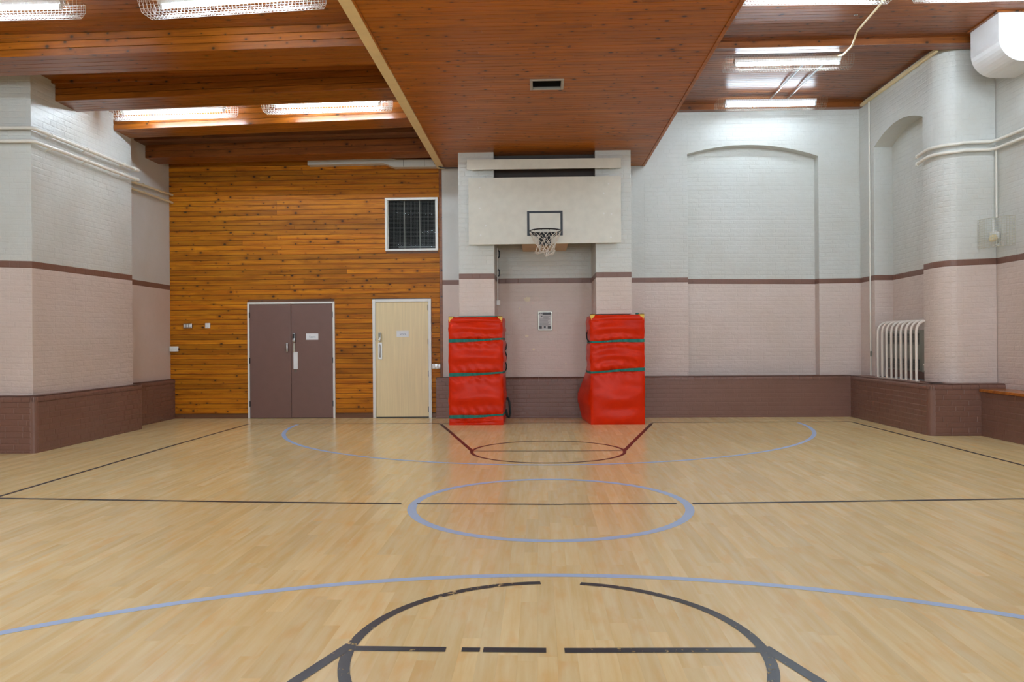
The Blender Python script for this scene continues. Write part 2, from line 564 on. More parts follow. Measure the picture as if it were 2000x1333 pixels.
def zone_panel(mb, P0, P1, z0, z1, zd0, zd1):
    """plain backing in pink, brown band and white (slots 0,1,2)"""
    def q(a0, a1, b0, b1, mi):
        if max(b0, b1) <= min(a0, a1) + 1e-5: return
        mb.quad((P0[0], P0[1], a0), (P1[0], P1[1], a1), (P1[0], P1[1], b1), (P0[0], P0[1], b0), mi)
    h = BAND / 2
    if z0 < zd0 - h: q(z0, z0, min(zd0 - h, z1), min(zd1 - h, z1), 0)
    if z1 > zd0 and z0 < zd0: q(zd0 - h, zd1 - h, zd0 + h, zd1 + h, 1)
    if z1 > zd0 + h: q(max(zd0 + h, z0), max(zd1 + h, z0), z1, z1, 2)

DADO = lambda: [M['pink'], M['brown'], M['white']]
DADO_S = lambda: [M['pink_smooth'], M['brown_smooth'], M['white_smooth']]

SOF = 4.40            # soffit underside
ZL = 4.80             # left ceiling
ZR = 5.43             # right ceiling
BTOP = 0.715          # plinth top
YB = 13.65

def struct(name, mb, mats, label, cat, origin=None, smooth=False, fix=True):
    o = obj(name, mb, mats, None, origin, smooth, fix)
    return tag(o, label, cat, None, 'structure')

# ---- floor: slab, strips, court markings
mb = MB().box(-7.4, 6.8, HALL_END - .2, 14.1, -0.15, -0.012)
floor = struct('floor', mb, M['sub'], 'pale beech strip sports floor with painted court lines', 'floor')
recs = []
FW = 0.0855
nx = int(13.9 / FW)
for i in range(nx):
    x = -7.2 + i * FW
    y = HALL_END - RND.random() * 1.2
    while y < 13.62:
        ln = RND.choice((0.7, 0.85, 1.0, 1.15, 1.3)) + RND.random() * 0.1
        a, b = max(y, HALL_END), min(y + ln, 13.64)
        y += ln
        if b - a < 0.05: continue
        g = 0.0
        recs.append((Vector((x + FW / 2, (a + b) / 2, 0)), (Vector((x + g, a + g, -0.012)), Vector((1, 0, 0)), Vector((0, 1, 0)), Vector((0, 0, 1)), FW - 2 * g, b - a - 2 * g, 0.012, 0.0001), 'floor'))
pieces('plank', 'floor_planks', recs, floor, 300)

def ribbon(pts, w, closed=False, z=0.0012):
    """flat painted line of width w along plan points, with a paint film's thickness"""
    P = [Vector((p[0], p[1], 0)) for p in pts]
    n = len(P)
    mb = MB()
    L, R_ = [], []
    for i in range(n):
        if closed: d = P[(i + 1) % n] - P[i - 1]
        elif i == 0: d = P[1] - P[0]
        elif i == n - 1: d = P[-1] - P[-2]
        else: d = P[i + 1] - P[i - 1]
        d.normalize()
        s = Vector((-d.y, d.x, 0)) * w / 2
        L.append(P[i] + s); R_.append(P[i] - s)
    up = Vector((0, 0, z))
    vs = [p + up for p in L] + [p + up for p in R_]
    fs = []
    m = n if closed else n - 1
    for i in range(m):
        k = (i + 1) % n
        fs.append((i, n + i, n + k, k))
    mb.add(vs, fs)
    return mb

def densify(pts, step=0.15):
    out = []
    for a, b in zip(pts[:-1], pts[1:]):
        a, b = Vector((a[0], a[1])), Vector((b[0], b[1]))
        n = max(1, int((b - a).length / step))
        out += [a.lerp(b, i / n) for i in range(n)]
    return out + [Vector((pts[-1][0], pts[-1][1]))]

def arc(cx, cy, r, a0, a1, n=72, ry=None):
    return [(cx + r * math.cos(math.radians(a0 + (a1 - a0) * i / n)), cy + (ry or r) * math.sin(math.radians(a0 + (a1 - a0) * i / n))) for i in range(n + 1)]

CX = 0.085
def line(name, pts, w, mat, z=0.0012, closed=False):
    return obj(name, ribbon(pts, w, closed, z), M[mat], floor)
line('blue_semicircle', arc(CX, 12.55, 4.06, 180, 360, 96, 4.17), 0.06, 'blue')
line('blue_semicircle', arc(CX, 0.25, 4.2, 0, 180, 96), 0.062, 'blue')
line('centre_circle', arc(0.075, 6.36, 1.125, 0, 360, 96, 1.15)[:-1], 0.072, 'blue', closed=True)
line('court_line', densify([(-4.83, 12.655), (0, 12.64), (5.02, 12.66)]), 0.03, 'black', 0.0016)
line('court_line', densify([(-4.83, 12.655), (-4.85, 9.934), (-4.815, 6.72), (-4.8, 1.0)]), 0.04, 'black', 0.0016)
line('court_line', densify([(5.02, 12.66), (5.07, 8.28), (5.1, 1.0)]), 0.04, 'black', 0.0016)
line('halfway_line', densify([(-4.79, 6.63), (-2.5, 6.47), (-1.16, 6.40)]), 0.045, 'black', 0.0017)
line('halfway_line', densify([(-1.03, 6.395), (0.06, 6.368), (1.12, 6.40)]), 0.04, 'blackworn', 0.0017)
line('halfway_line', densify([(1.25, 6.40), (2.2, 6.46), (4.05, 6.585), (5.05, 6.68)]), 0.045, 'black', 0.0017)
# far key
line('key_circle', arc(0.095, 9.44, 0.93, 0, 360, 72)[:-1], 0.04, 'maroon', 0.0017, True)
line('free_throw_line', densify([(-0.84, 9.45), (0.10, 9.44), (1.03, 9.45)]), 0.028, 'maroon', 0.0019)
line('lane_line', densify([(-1.60, 12.50), (-0.84, 9.48)]), 0.05, 'maroon', 0.0021)
line('lane_line', densify([(1.80, 12.50), (1.03, 9.46)]), 0.05, 'maroon', 0.0021)
# near key
line('key_circle', arc(0.06, 3.385, 0.905, 94, 360 + 80, 90, 0.925), 0.05, 'blackworn', 0.0017)
line('free_throw_line', densify([(-0.83, 3.378), (-0.42, 3.373)]), 0.052, 'black', 0.0019)
line('free_throw_line', densify([(-0.35, 3.373), (-0.27, 3.372)]), 0.046, 'blackworn', 0.0019)
line('free_throw_line', densify([(-0.255, 3.372), (0.02, 3.37)]), 0.052, 'black', 0.0019)
line('free_throw_line', densify([(0.10, 3.37), (0.96, 3.388)]), 0.052, 'black', 0.0019)
line('lane_line', densify([(-0.85, 3.42), (-0.985, 3.043), (-1.78, 0.3)]), 0.055, 'black', 0.0021)
line('lane_line', densify([(0.975, 3.42), (1.091, 3.079), (1.95, 0.3)]), 0.055, 'black', 0.0021)

# ---- plain shell behind: front wall, near side walls, slab over everything
mb = MB()
_xs = [-7.4, -5.05, -3.35, -0.85, 0.85, 3.35, 5.05, 6.7]
for _k, (_a, _b) in enumerate(zip(_xs[:-1], _xs[1:])):
    if _k % 2 == 0: mb.box(_a, _b, HALL_END - .2, HALL_END, 0, 5.7)
    else: mb.box(_a, _b, HALL_END - .2, HALL_END, 0, 1.4).box(_a, _b, HALL_END - .2, HALL_END, 4.1, 5.7)  # openings are invented, to let the added fill light in
struct('wall_front', mb, M['white_smooth'], 'white end wall with three invented openings for fill light, facing the hoop', 'wall')

# ---- left pillar
PX, PY0, PY1 = -6.34, 9.45, 11.84
bk = 0.004
mb = MB()
zone_panel(mb, (-7.3, PY0 + bk), (PX - bk, PY0 + bk), BTOP, ZL, 2.384, 2.353)
zone_panel(mb, (PX - bk, PY0 + bk), (PX - bk, PY1), BTOP, ZL, 2.353, 2.379)
zone_panel(mb, (PX - bk, PY1), (-6.75, PY1), BTOP, ZL, 2.379, 2.37)
pil = struct('pillar_left', mb, DADO(), 'massive painted brick pillar, white over pink with a brown band, left of the timber wall', 'pillar', (-6.6, 10.6, 0))
recs = []
brick_strip(recs, (-7.3, PY0 + bk), (PX - bk, PY0 + bk), (0, -1), BTOP, ZL, 2.384, 2.353, rough=1.2)
brick_strip(recs, (PX - bk, PY0 + bk), (PX - bk, PY1), (1, 0), BTOP, ZL, 2.353, 2.379, rough=1.8, phase=1, proud=0.0013)
pieces('brick', 'brickwork', recs, pil, 300)

# ---- wall on the left: recess behind the pillar, and the side wall nearer than the pillar
mb = MB()
zone_panel(mb, (-6.61, 11.5), (-6.61, 13.68), 0, ZL, 2.36, 2.35)
zone_panel(mb, (-7.2, HALL_END), (-7.2, PY0 + 0.1), 0, ZL, 2.39, 2.39)
struct('wall_left', mb, DADO_S(), 'smooth plastered side wall in the corner behind the big pillar', 'wall', (-6.61, 6, 0))

# ---- back wall right of the piers, with the arched blind panel
PA0, PA1, YP = 2.62, 4.89, 13.85
def arch_z(x):
    t = (x - PA0) / (PA1 - PA0)
    return 4.605 + (4.535 - 4.605) * t + 0.178 * 4 * t * (1 - t)
ARX = [PA0 + (PA1 - PA0) * i / 24 for i in range(25)]
mb = MB()
zone_panel(mb, (1.40, YB + bk), (PA0, YB + bk), 0, ZR, 2.40, 2.395)
zone_panel(mb, (PA1, YB + bk), (5.75, YB + bk), 0, ZR, 2.349, 2.353)
zone_panel(mb, (PA0, YP + bk), (PA1, YP + bk), 0, 4.9, 2.383, 2.354)
zone_panel(mb, (PA1, YB + bk), (PA1, YP + bk), 0, 4.54, 2.352, 2.354)
zone_panel(mb, (PA0, YB + bk), (PA0, YP + bk), 0, 4.61, 2.395, 2.383)
for a, b in zip(ARX[:-1], ARX[1:]):
    mb.quad((a, YB + bk, arch_z(a)), (b, YB + bk, arch_z(b)), (b, YB + bk, ZR), (a, YB + bk, ZR), 2)
    mb.quad((a, YB + bk, arch_z(a)), (b, YB + bk, arch_z(b)), (b, YP + bk, arch_z(b)), (a, YP + bk, arch_z(a)), 2)
wb = struct('wall_back', mb, DADO(), 'white and pink painted brick end wall with a shallow arched panel, right of the hoop', 'wall', (3.5, YB, 0))
recs = []
brick_strip(recs, (1.86, YB + bk), (PA0, YB + bk), (0, -1), BTOP, ZR, 2.40, 2.395)
brick_strip(recs, (PA1, YB + bk), (5.6, YB + bk), (0, -1), BTOP, ZR, 2.349, 2.353)
brick_strip(recs, (PA0, YP + bk), (PA1, YP + bk), (0, -1), BTOP, 4.85, 2.383, 2.354,
            skip=lambda a, b, lo, hi, c: hi > min(arch_z(PA0 + a), arch_z(PA0 + b)) + 0.04)
brick_strip(recs, (PA0, YB + bk), (PA1, YB + bk), (0, -1), 4.53, ZR, 2.383, 2.354,
            skip=lambda a, b, lo, hi, c: lo < max(arch_z(PA0 + a), arch_z(PA0 + b), arch_z(PA0 + (a + b) / 2)) + 0.012)
pieces('brick', 'brickwork', recs, wb, 300, 10.0)

# ---- smooth strip between the timber wall and the pier, and the alcove behind the hoop
mb = MB()
zone_panel(mb, (-1.75, 13.62), (-0.71, 13.62), 0, SOF + .1, 2.392, 2.392)
zone_panel(mb, (-0.715, 13.50), (0.925, 13.50), 0, SOF + .1, 2.397, 2.393)
zone_panel(mb, (0.925, 13.62), (1.5, 13.62), 0, SOF + .1, 2.395, 2.40)
zone_panel(mb, (-0.715, 13.50), (-0.715, 13.62), 0, SOF + .1, 2.397, 2.392)
zone_panel(mb, (0.925, 13.50), (0.925, 13.62), 0, SOF + .1, 2.393, 2.395)
alc = struct('wall_alcove', mb, [M['pink_smooth'], M['brown_smooth'], M['white_smooth']], 'patched pink and white plaster wall in the alcove under the hoop', 'wall', (0.1, 13.5, 0))
recs = []
brick_strip(recs, (-0.70, 13.50), (0.91, 13.50), (0, -1), BTOP, SOF, 2.397, 2.393, proud=0.0014)
pieces('brick', 'brickwork', recs, alc, 300, 10.0)
def blob(cx, cz, rx, rz, y):
    n = 14
    mbb = MB()
    vs = []
    for j in range(n):
        rr = 0.75 + 0.45 * RND.random()
        vs.append((cx + rx * rr * math.cos(2 * math.pi * j / n), y, cz + rz * rr * math.sin(2 * math.pi * j / n)))
    vs2 = [(v[0], y + 0.01, v[2]) for v in vs]
    mbb.add(vs + vs2, [tuple(range(n))] + [(j, (j + 1) % n, n + (j + 1) % n, n + j) for j in range(n)])
    return mbb
for cx, cz, rx, rz in ((-0.205, 2.075, 0.06, 0.04), (-0.335, 1.915, 0.018, 0.015), (-0.25, 1.905, 0.01, 0.008), (-0.215, 1.43, 0.034, 0.02), (-0.10, 1.195, 0.02, 0.024), (0.46, 0.945, 0.012, 0.014)):
    obj('plaster_patch', blob(cx, cz, rx, rz, 13.4935), M['plaster'], alc)

# ---- the two piers carrying the backboard (corbelled out above the mats)
PIER_Y = 12.455
def pier(name, x0, x1, label, inner, PIER_Z0):
    mb = MB()
    zone_panel(mb, (x0, PIER_Y + bk), (x1, PIER_Y + bk), PIER_Z0, SOF, 2.399, 2.397)
    for x in (x0, x1):
        zone_panel(mb, (x, PIER_Y + bk), (x, 13.62), PIER_Z0, SOF, 2.398, 2.396)
    mb.quad((x0, PIER_Y + bk, PIER_Z0), (x1, PIER_Y + bk, PIER_Z0), (x1, 13.62, PIER_Z0), (x0, 13.62, PIER_Z0), 0)
    o = struct(name, mb, DADO(), label, 'pier', ((x0 + x1) / 2, PIER_Y, PIER_Z0))
    recs = []
    brick_strip(recs, (x0, PIER_Y + bk), (x1, PIER_Y + bk), (0, -1), PIER_Z0, SOF, 2.399, 2.397, rough=0.6, proud=0.0024)
    brick_strip(recs, (inner, PIER_Y + bk), (inner, 13.5), (1 if inner == x1 else -1, 0), PIER_Z0, SOF, 2.398, 2.396, rough=0.5, proud=0.0018)
    pieces('brick', 'brickwork', recs, o, 300, 10.0)
    return o
pier('pier_left', -1.29, -0.715, 'white and pink brick pier left of the hoop, above a red mat', -0.715, 1.752)
pier('pier_right', 0.92, 1.49, 'white and pink brick pier right of the hoop, above a red mat', 0.92, 1.769)
# dark boarding that closes the gap between the piers above the board
tag(obj('trim_1', MB().box(-0.714, 0.919, 12.72, 12.76, 2.95, SOF), M['dark_panel']), 'dark boarding between the brick piers above the backboard', 'trim', None, 'structure')

# ---- right wall: plane X=5.6 with an arched niche, then the round-nosed pillar
WX, NX_, NY0, NY1 = 5.6, 5.90, 13.09, 11.45
def niche_z(y):
    t = (NY0 - y) / (NY0 - NY1)
    return 4.53 + 0.04 * t + 0.185 * 4 * t * (1 - t)
mb = MB()
zone_panel(mb, (WX + bk, YB + .05), (WX + bk, NY0), 0, ZR, 2.353, 2.357)
zone_panel(mb, (WX + bk, NY0), (NX_ + bk, NY0), BTOP, 4.54, 2.357, 2.355)
zone_panel(mb, (NX_ + bk, NY0), (NX_ + bk, NY1), BTOP, 4.85, 2.355, 2.372)
zone_panel(mb, (NX_ + bk, NY1), (WX + bk, NY1), BTOP, 4.54, 2.372, 2.372)
NYS = [NY0 + (NY1 - NY0) * i / 20 for i in range(21)]
for a, b in zip(NYS[:-1], NYS[1:]):
    mb.quad((WX + bk, a, niche_z(a)), (WX + bk, b, niche_z(b)), (WX + bk, b, ZR), (WX + bk, a, ZR), 2)
    mb.quad((WX + bk, a, niche_z(a)), (WX + bk, b, niche_z(b)), (NX_ + bk, b, niche_z(b)), (NX_ + bk, a, niche_z(a)), 2)
wr = struct('wall_right', mb, DADO(), 'painted brick side wall with an arched niche holding a barred heater', 'wall', (WX, 12.3, 0))
recs = []
brick_strip(recs, (WX + bk, YB), (WX + bk, NY0), (-1, 0), BTOP, ZR, 2.353, 2.357, rough=0.8)
brick_strip(recs, (NX_ + bk, NY0), (NX_ + bk, NY1), (-1, 0), BTOP, 4.75, 2.355, 2.372, rough=0.8,
            skip=lambda a, b, lo, hi, c: hi > min(niche_z(NY0 - a), niche_z(NY0 - b)) + 0.04)
brick_strip(recs, (WX + bk, NY0), (WX + bk, NY1), (-1, 0), 4.50, ZR, 2.357, 2.372,
            skip=lambda a, b, lo, hi, c: lo < max(niche_z(NY0 - a), niche_z(NY0 - b), niche_z(NY0 - (a + b) / 2)) + 0.012)
brick_strip(recs, (WX + bk, NY0), (NX_ + bk, NY0), (0, -1), BTOP, 4.52, 2.357, 2.355, rough=0.5)
pieces('brick', 'brickwork', recs, wr, 300, 10.0)

# pillar with a rounded corner; plan path from the niche edge to the near side wall
RC = 0.30
PYF, WXR = 10.96, 6.36
path = [(WX, NY1), (WX, PYF + RC)]
for i in range(1, 6):
    a = math.pi + math.pi / 2 * i / 6
    path.append((WX + RC + RC * math.cos(a), PYF + RC + RC * math.sin(a)))
path += [(WX + RC, PYF), (WXR, PYF)]
zd = [2.372, 2.378, 2.38, 2.383, 2.386, 2.388, 2.39, 2.392, 2.405]
mb = MB()
recs = []
for i in range(len(path) - 1):
    a, b = Vector(path[i]), Vector(path[i + 1])
    d = (b - a).normalized(); n = Vector((-d.y, d.x)) if False else Vector((d.y, -d.x))
    n = -n if n.dot(Vector((-1, -1))) < 0 else n
    ab, bb = a - n * bk, b - n * bk
    zone_panel(mb, ab, bb, BTOP, ZR, zd[i], zd[i + 1])
    brick_strip(recs, ab, bb, n, BTOP, ZR, zd[i], zd[i + 1], rough=1.2, phase=i % 2)
mb2 = mb
zone_panel(mb2, (WXR + bk, PYF + .1), (WXR + bk, HALL_END), 0.4, ZR, 2.405, 2.42)
pr = struct('pillar_right', mb2, DADO(), 'round-cornered painted brick pillar right of the heater niche', 'pillar', (6.0, 10.9, 0))
brick_strip(recs, (WXR + bk, PYF), (WXR + bk, 8.4), (-1, 0), 0.4, ZR, 2.405, 2.41, rough=1.2)
pieces('brick', 'brickwork', recs, pr, 300)

# ------------------------------------------------------------------ brown plinths
def plinth(name, pts, label, top=BTOP, depth=0.16, coping=True, limit=300, cop_r=0.05, mind=9.0, cop_parts=True, cop_len=0.112, prd=0.0045):
    """brown painted brick plinth along plan points, outside on the right-hand side of travel"""
    pts = [Vector((p[0], p[1], 0)) for p in pts]
    mb = MB(); recs = []
    segs = []
    zc = top - (0.075 if coping else 0.0)
    for a, b in zip(pts[:-1], pts[1:]):
        d = (b - a).normalized(); n = Vector((d.y, -d.x, 0))
        segs.append((a, b, d, n))
        A, B = a - n * bk, b - n * bk
        mb.quad((A.x, A.y, 0), (B.x, B.y, 0), (B.x, B.y, zc), (A.x, A.y, zc))
        C_, D_ = a - n * depth * 1.0, b - n * depth * 1.0
        mb.quad((A.x, A.y, top - 0.004), (B.x, B.y, top - 0.004), (D_.x, D_.y, top - 0.004), (C_.x, C_.y, top - 0.004))
        brick_strip(recs, (A.x, A.y), (B.x, B.y), (n.x, n.y), 0.0, zc, zc + BAND / 2 + 0.0, zc + BAND / 2 + 0.0, zone='brown', rough=0.5, proud=prd)
    o = struct(name, mb, M['brown'], label, 'plinth', (pts[0].x, pts[0].y, 0))
    pieces('brick', 'brickwork', recs, o, limit, mind)
    if coping:
        prof = [(0.006, -0.075), (0.006, -0.05)] + [(-cop_r + 0.006 + (cop_r) * math.cos(t), -cop_r + cop_r * math.sin(t)) for t in [math.pi / 2 * i / 6 for i in range(7)]] + [(-depth, 0.0), (-depth, -0.02)]
        rest = MB()
        count = 0
        for a, b, d, n in segs:
            L = (b - a).length
            k = max(1, round(L / cop_len))
            for i in range(k):
                s0, s1 = L * i / k + 0.0015, L * (i + 1) / k - 0.0015
                A, B = a + d * s0, a + d * s1
                vs = [A + n * p[0] + Vector((0, 0, top + p[1])) for p in prof] + [B + n * p[0] + Vector((0, 0, top + p[1])) for p in prof]
                m = len(prof)
                fs = [(j, j + 1, m + j + 1, m + j) for j in range(m - 1)] + [tuple(range(m))[::-1], tuple(range(m, 2 * m))]
                c = (A + B) / 2 + Vector((0, 0, top))
                if cop_parts and in_view(c) and count < 120 and cop_len * 1508 / cam_depth(c) > 9.5:
                    count += 1
                    obj('coping_brick', MB().add(vs, fs), M['brown'], o, smooth=True)
                else:
                    rest.add(vs, fs)
        if rest.f:
            r = obj('coping', rest, M['brown'], o, smooth=True); r['kind'] = 'stuff'
    return o

def round_corner(p, a, b, r=0.06, n=4):
    """plan points rounding the corner p between directions from a and to b"""
    p, a, b = Vector(p), Vector(a), Vector(b)
    u = (a - p).normalized(); w = (b - p).normalized()
    c = p + u * r + w * r
    out = []
    for i in range(n + 1):
        t = math.pi / 2 * i / n
        out.append(tuple(c - w * r * math.cos(t) - u * r * math.sin(t)))
    return out

plinth('baseboard_left', [(-7.3, 9.345)] + round_corner((-6.245, 9.345), (-7.3, 9.345), (-6.245, 12)) + round_corner((-6.27, 12.0), (-6.245, 9.4), (-6.7, 12.0), 0.04, 3) + [(-6.66, 12.0)],
       'brown glossy brick plinth around the foot of the left pillar', mind=9.0)
plinth('baseboard_left_corner', [(-6.53, 11.95), (-6.53, 13.66)], 'brown brick plinth in the corner beside the timber wall', depth=0.1)
plinth('baseboard_back', [(-1.81, 13.62), (-1.81, 13.44), (5.36, 13.44)], 'long brown brick plinth behind the red mats along the end wall', depth=0.24, prd=0.0016)
plinth('baseboard_right', [(5.335, 13.46)] + round_corner((5.335, 10.77), (5.335, 13), (6.3, 10.77), 0.075) + [(6.36, 10.77)],
       'brown brick plinth with rounded corner under the heater niche', depth=0.30)
plinth('baseboard_bench', [(6.03, 10.85), (6.03, HALL_END)], 'low brown brick plinth under the wooden bench', top=0.605, coping=False)
# plinth return seen past the bench
# ------------------------------------------------------------------ timber wall
TX0, TX1, TY = -6.62, -1.70, 13.62
mb = MB().box(TX0, TX1, TY + 0.02, TY + 0.05, 2.11, ZL)
mb = MB()
DD = (-5.197, -3.628, 2.072); SD = (-2.949, -1.905, 2.105); WN = (-2.715, -1.771, 2.955, 3.90)
holes = [(DD[0] + .01, DD[1] - .01, -1, DD[2] - .01), (SD[0] + .01, SD[1] - .01, -1, SD[2] - .01), (WN[0] + .01, WN[1] - .01, WN[2] + .01, WN[3] - .01)]
xs = sorted({TX0, TX1} | {h[0] for h in holes} | {h[1] for h in holes})
zs = sorted({0.0, ZL} | {h[2] for h in holes if h[2] > 0} | {h[3] for h in holes})
for xa, xb in zip(xs[:-1], xs[1:]):
    for za, zb in zip(zs[:-1], zs[1:]):
        cx_, cz_ = (xa + xb) / 2, (za + zb) / 2
        if any(h[0] < cx_ < h[1] and h[2] < cz_ < h[3] for h in holes): continue
        mb.box(xa, xb, TY + 0.014, TY + 0.06, za, zb)
tw = struct('wall_timber', mb, M['old_timber'], 'varnished pine boarded partition holding both doors and the window', 'wall', (-4, TY, 0))
BH = 0.0885
z = 0.085
recs = []
BREAKS = {}
row = 0
while z < ZL:
    z1 = min(z + BH, ZL)
    spans = [(TX0 + .005, TX1 - .055)]
    for h in holes:
        if z1 > h[2] + .004 and z < h[3] - .004:
            new = []
            for a, b in spans:
                if h[1] <= a or h[0] >= b: new.append((a, b)); continue
                if h[0] > a + .02: new.append((a, h[0]))
                if h[1] < b - .02: new.append((h[1], b))
            spans = new
    for a, b in spans:
        cuts = [a]
        if b - a > 2.2:
            cuts.append(a + (b - a) * RND.choice((0.34, 0.45, 0.52, 0.58, 0.66)) if RND.random() < 0.6 else a + (b - a) * 0.5)
            if RND.random() < 0.35: cuts.pop()
        cuts.append(b)
        for c, d in zip(cuts[:-1], cuts[1:]):
            recs.append((Vector(((c + d) / 2, TY, (z + z1) / 2)), (Vector((c + .0006, TY + .015, z + .0012)), Vector((1, 0, 0)), Vector((0, 0, 1)), Vector((0, -1, 0)), d - c - .0012, z1 - z - .0024, .015, (.0006, .0045)), 'pine'))
    z = z1
pieces('plank', 'boarding', recs, tw, 300)
sk = MB().box(TX0 + .08, DD[0], TY - .012, TY + .014, 0, .083, bevel=.003)
obj('skirting', sk, M['old_timber'], tw)
obj('skirting', MB().box(DD[1], SD[0], TY - .012, TY + .014, 0, .083, bevel=.003), M['old_timber'], tw)
obj('skirting', MB().box(SD[1], -1.815, TY - .012, TY + .014, 0, .083, bevel=.003), M['old_timber'], tw)
obj('edge_trim', MB().box(TX1 - .055, TX1 - .002, TY - .006, TY + .05, 0.7, SOF, bevel=.004), M['pine_dark'], tw)

# ------------------------------------------------------------------ doors
def door_frame(parent, x0, x1, zt, w, y0, y1):
    obj('door_jamb', MB().box(x0, x0 + w, y0, y1, 0, zt, bevel=.004), M['white_gloss'], parent)
    obj('door_jamb', MB().box(x1 - w, x1, y0, y1, 0, zt, bevel=.004), M['white_gloss'], parent)
    obj('door_head', MB().box(x0 + w, x1 - w, y0, y1, zt - w, zt, bevel=.004), M['white_gloss'], parent)
    obj('doorway_back', MB().box(x0 + w * .5, x1 - w * .5, y1 + .001, y1 + .01, 0, zt - w * .5), M['void'], parent)

def hinges(parent, x, zs_):
    for hz in zs_:
        obj('hinge', MB().box(x - .008, x + .008, 13.580, 13.6, hz - .05, hz + .05, bevel=.002), M['black_metal'], parent)

def keypad_lock(parent, cx, z0, z1, dark):
    """digital lock: body with a keypad window and a thumb turn"""
    body = obj('lock_body', MB().box(cx - .023, cx + .023, 13.535, 13.585, z0, z1, bevel=.012), M['steel'], parent, smooth=True)
    h = z1 - z0
    obj('keypad', MB().box(cx - .016, cx + .016, 13.530, 13.536, z0 + h * .42, z1 - h * .1, bevel=.002), M['black_plastic'] if dark else M['heater'], body)
    kn = MB().tube([(cx, 13.535, z0 + h * .2), (cx, 13.505, z0 + h * .2)], .014, 12)
    obj('thumb_turn', kn, M['steel'], body, smooth=True)

dd = thing('door_1', (-4.41, 13.6, 0), 'brown double doors in a white frame in the timber wall', 'door', None, 'structure')
door_frame(dd, DD[0], DD[1], DD[2], .036, 13.585, 13.70)
SPL = -4.4125
for (a, b) in ((DD[0] + .039, SPL - .0025), (SPL + .0025, DD[1] - .039)):
    leaf = obj('door_leaf', MB().box(a, b, 13.595, 13.64, 0.008, DD[2] - .039, bevel=.003), M['door_brown'], dd)
hinges(dd, DD[0] + .038, (1.84, 1.03, .26)); hinges(dd, DD[1] - .038, (1.84, 1.03, .26))
keypad_lock(dd, -4.348, 1.352, 1.517, True)
obj('pull_plate', MB().box(-4.372, -4.338, 13.57, 13.597, 1.18, 1.34, bevel=.004), M['alu'], dd)
pp = obj('push_plate', MB().box(-4.372, -4.294, 13.588, 13.597, .876, 1.18, bevel=.002), M['white_metal'], dd)
obj('plate_mark', MB().box(-4.36, -4.315, 13.592, 13.5965, .82, .868), M['dust'], dd)
ph = MB().tube([(-4.476, 13.595, 1.20), (-4.476, 13.552, 1.20), (-4.476, 13.545, 1.215), (-4.476, 13.545, 1.315), (-4.476, 13.552, 1.33), (-4.476, 13.595, 1.33)], .011, 10)
ph.box(-4.492, -4.46, 13.545, 13.556, 1.185, 1.34, bevel=.004)
obj('pull_handle', ph, M['steel'], dd, smooth=True)

sd = thing('door_2', (-2.43, 13.6, 0), 'single pale wood door in a white frame, right of the brown doors', 'door', None, 'structure')
door_frame(sd, SD[0], SD[1], SD[2], .052, 13.575, 13.70)
obj('door_leaf', MB().box(SD[0] + .056, SD[1] - .056, 13.592, 13.64, 0.02, SD[2] - .056, bevel=.002), M['door_ash'], sd)
obj('door_bottom_seal', MB().box(SD[0] + .056, SD[1] - .056, 13.60, 13.63, 0.002, 0.02), M['black_plastic'], sd)
hinges(sd, SD[1] - .054, (1.95, 1.35, .78, .15))
keypad_lock(sd, -2.816, 1.359, 1.513, False)
obj('push_plate', MB().box(-2.853, -2.783, 13.586, 13.593, 1.04, 1.335, bevel=.002), M['steel'], sd)
hp = MB().tube([(-2.818, 13.59, 1.30), (-2.818, 13.55, 1.30), (-2.818, 13.545, 1.28), (-2.818, 13.545, 1.10), (-2.818, 13.55, 1.08), (-2.818, 13.59, 1.08)], .009, 10)
obj('pull_handle', hp, M['steel'], sd, smooth=True)
obj('keyhole_cover', MB().box(-2.897, -2.889, 13.572, 13.578, 1.37, 1.41), M['black_metal'], sd)

def text_mb(body, size):
    cu = bpy.data.curves.new('lettering', 'FONT')
    cu.body = body; cu.size = size; cu.extrude = 0.0004; cu.align_x = 'CENTER'; cu.align_y = 'CENTER'; cu.resolution_u = 3
    o = bpy.data.objects.new('lettering', cu); COL.objects.link(o)
    dg = bpy.context.evaluated_depsgraph_get()
    me = bpy.data.meshes.new_from_object(o.evaluated_get(dg))
    vs = [v.co.copy() for v in me.vertices]; fs = [tuple(p.vertices) for p in me.polygons]
    bpy.data.objects.remove(o, do_unlink=True); bpy.data.curves.remove(cu); bpy.data.meshes.remove(me)
    return vs, fs

def sign(x0, x1, z0, z1, y, label):
    s = thing('door_sign', ((x0 + x1) / 2, y, z0), label, 'sign', 'white paper signs on the doors')
    obj('sheet', MB().box(x0, x1, y - .002, y, z0, z1), M['paper'], s)
    vs, fs = text_mb('Store', 0.052)
    obj('lettering', MB().add([((x0 + x1) / 2 + .005 + v.x, y - .0026 - v.z, (z0 + z1) / 2 - .005 + v.y) for v in vs], fs), M['ink'], s, fix=False)
sign(-4.142, -3.923, 1.395, 1.506, 13.594, 'small white paper sign on the brown double doors')
sign(-2.523, -2.306, 1.432, 1.542, 13.591, 'small white paper sign on the pale wood door')

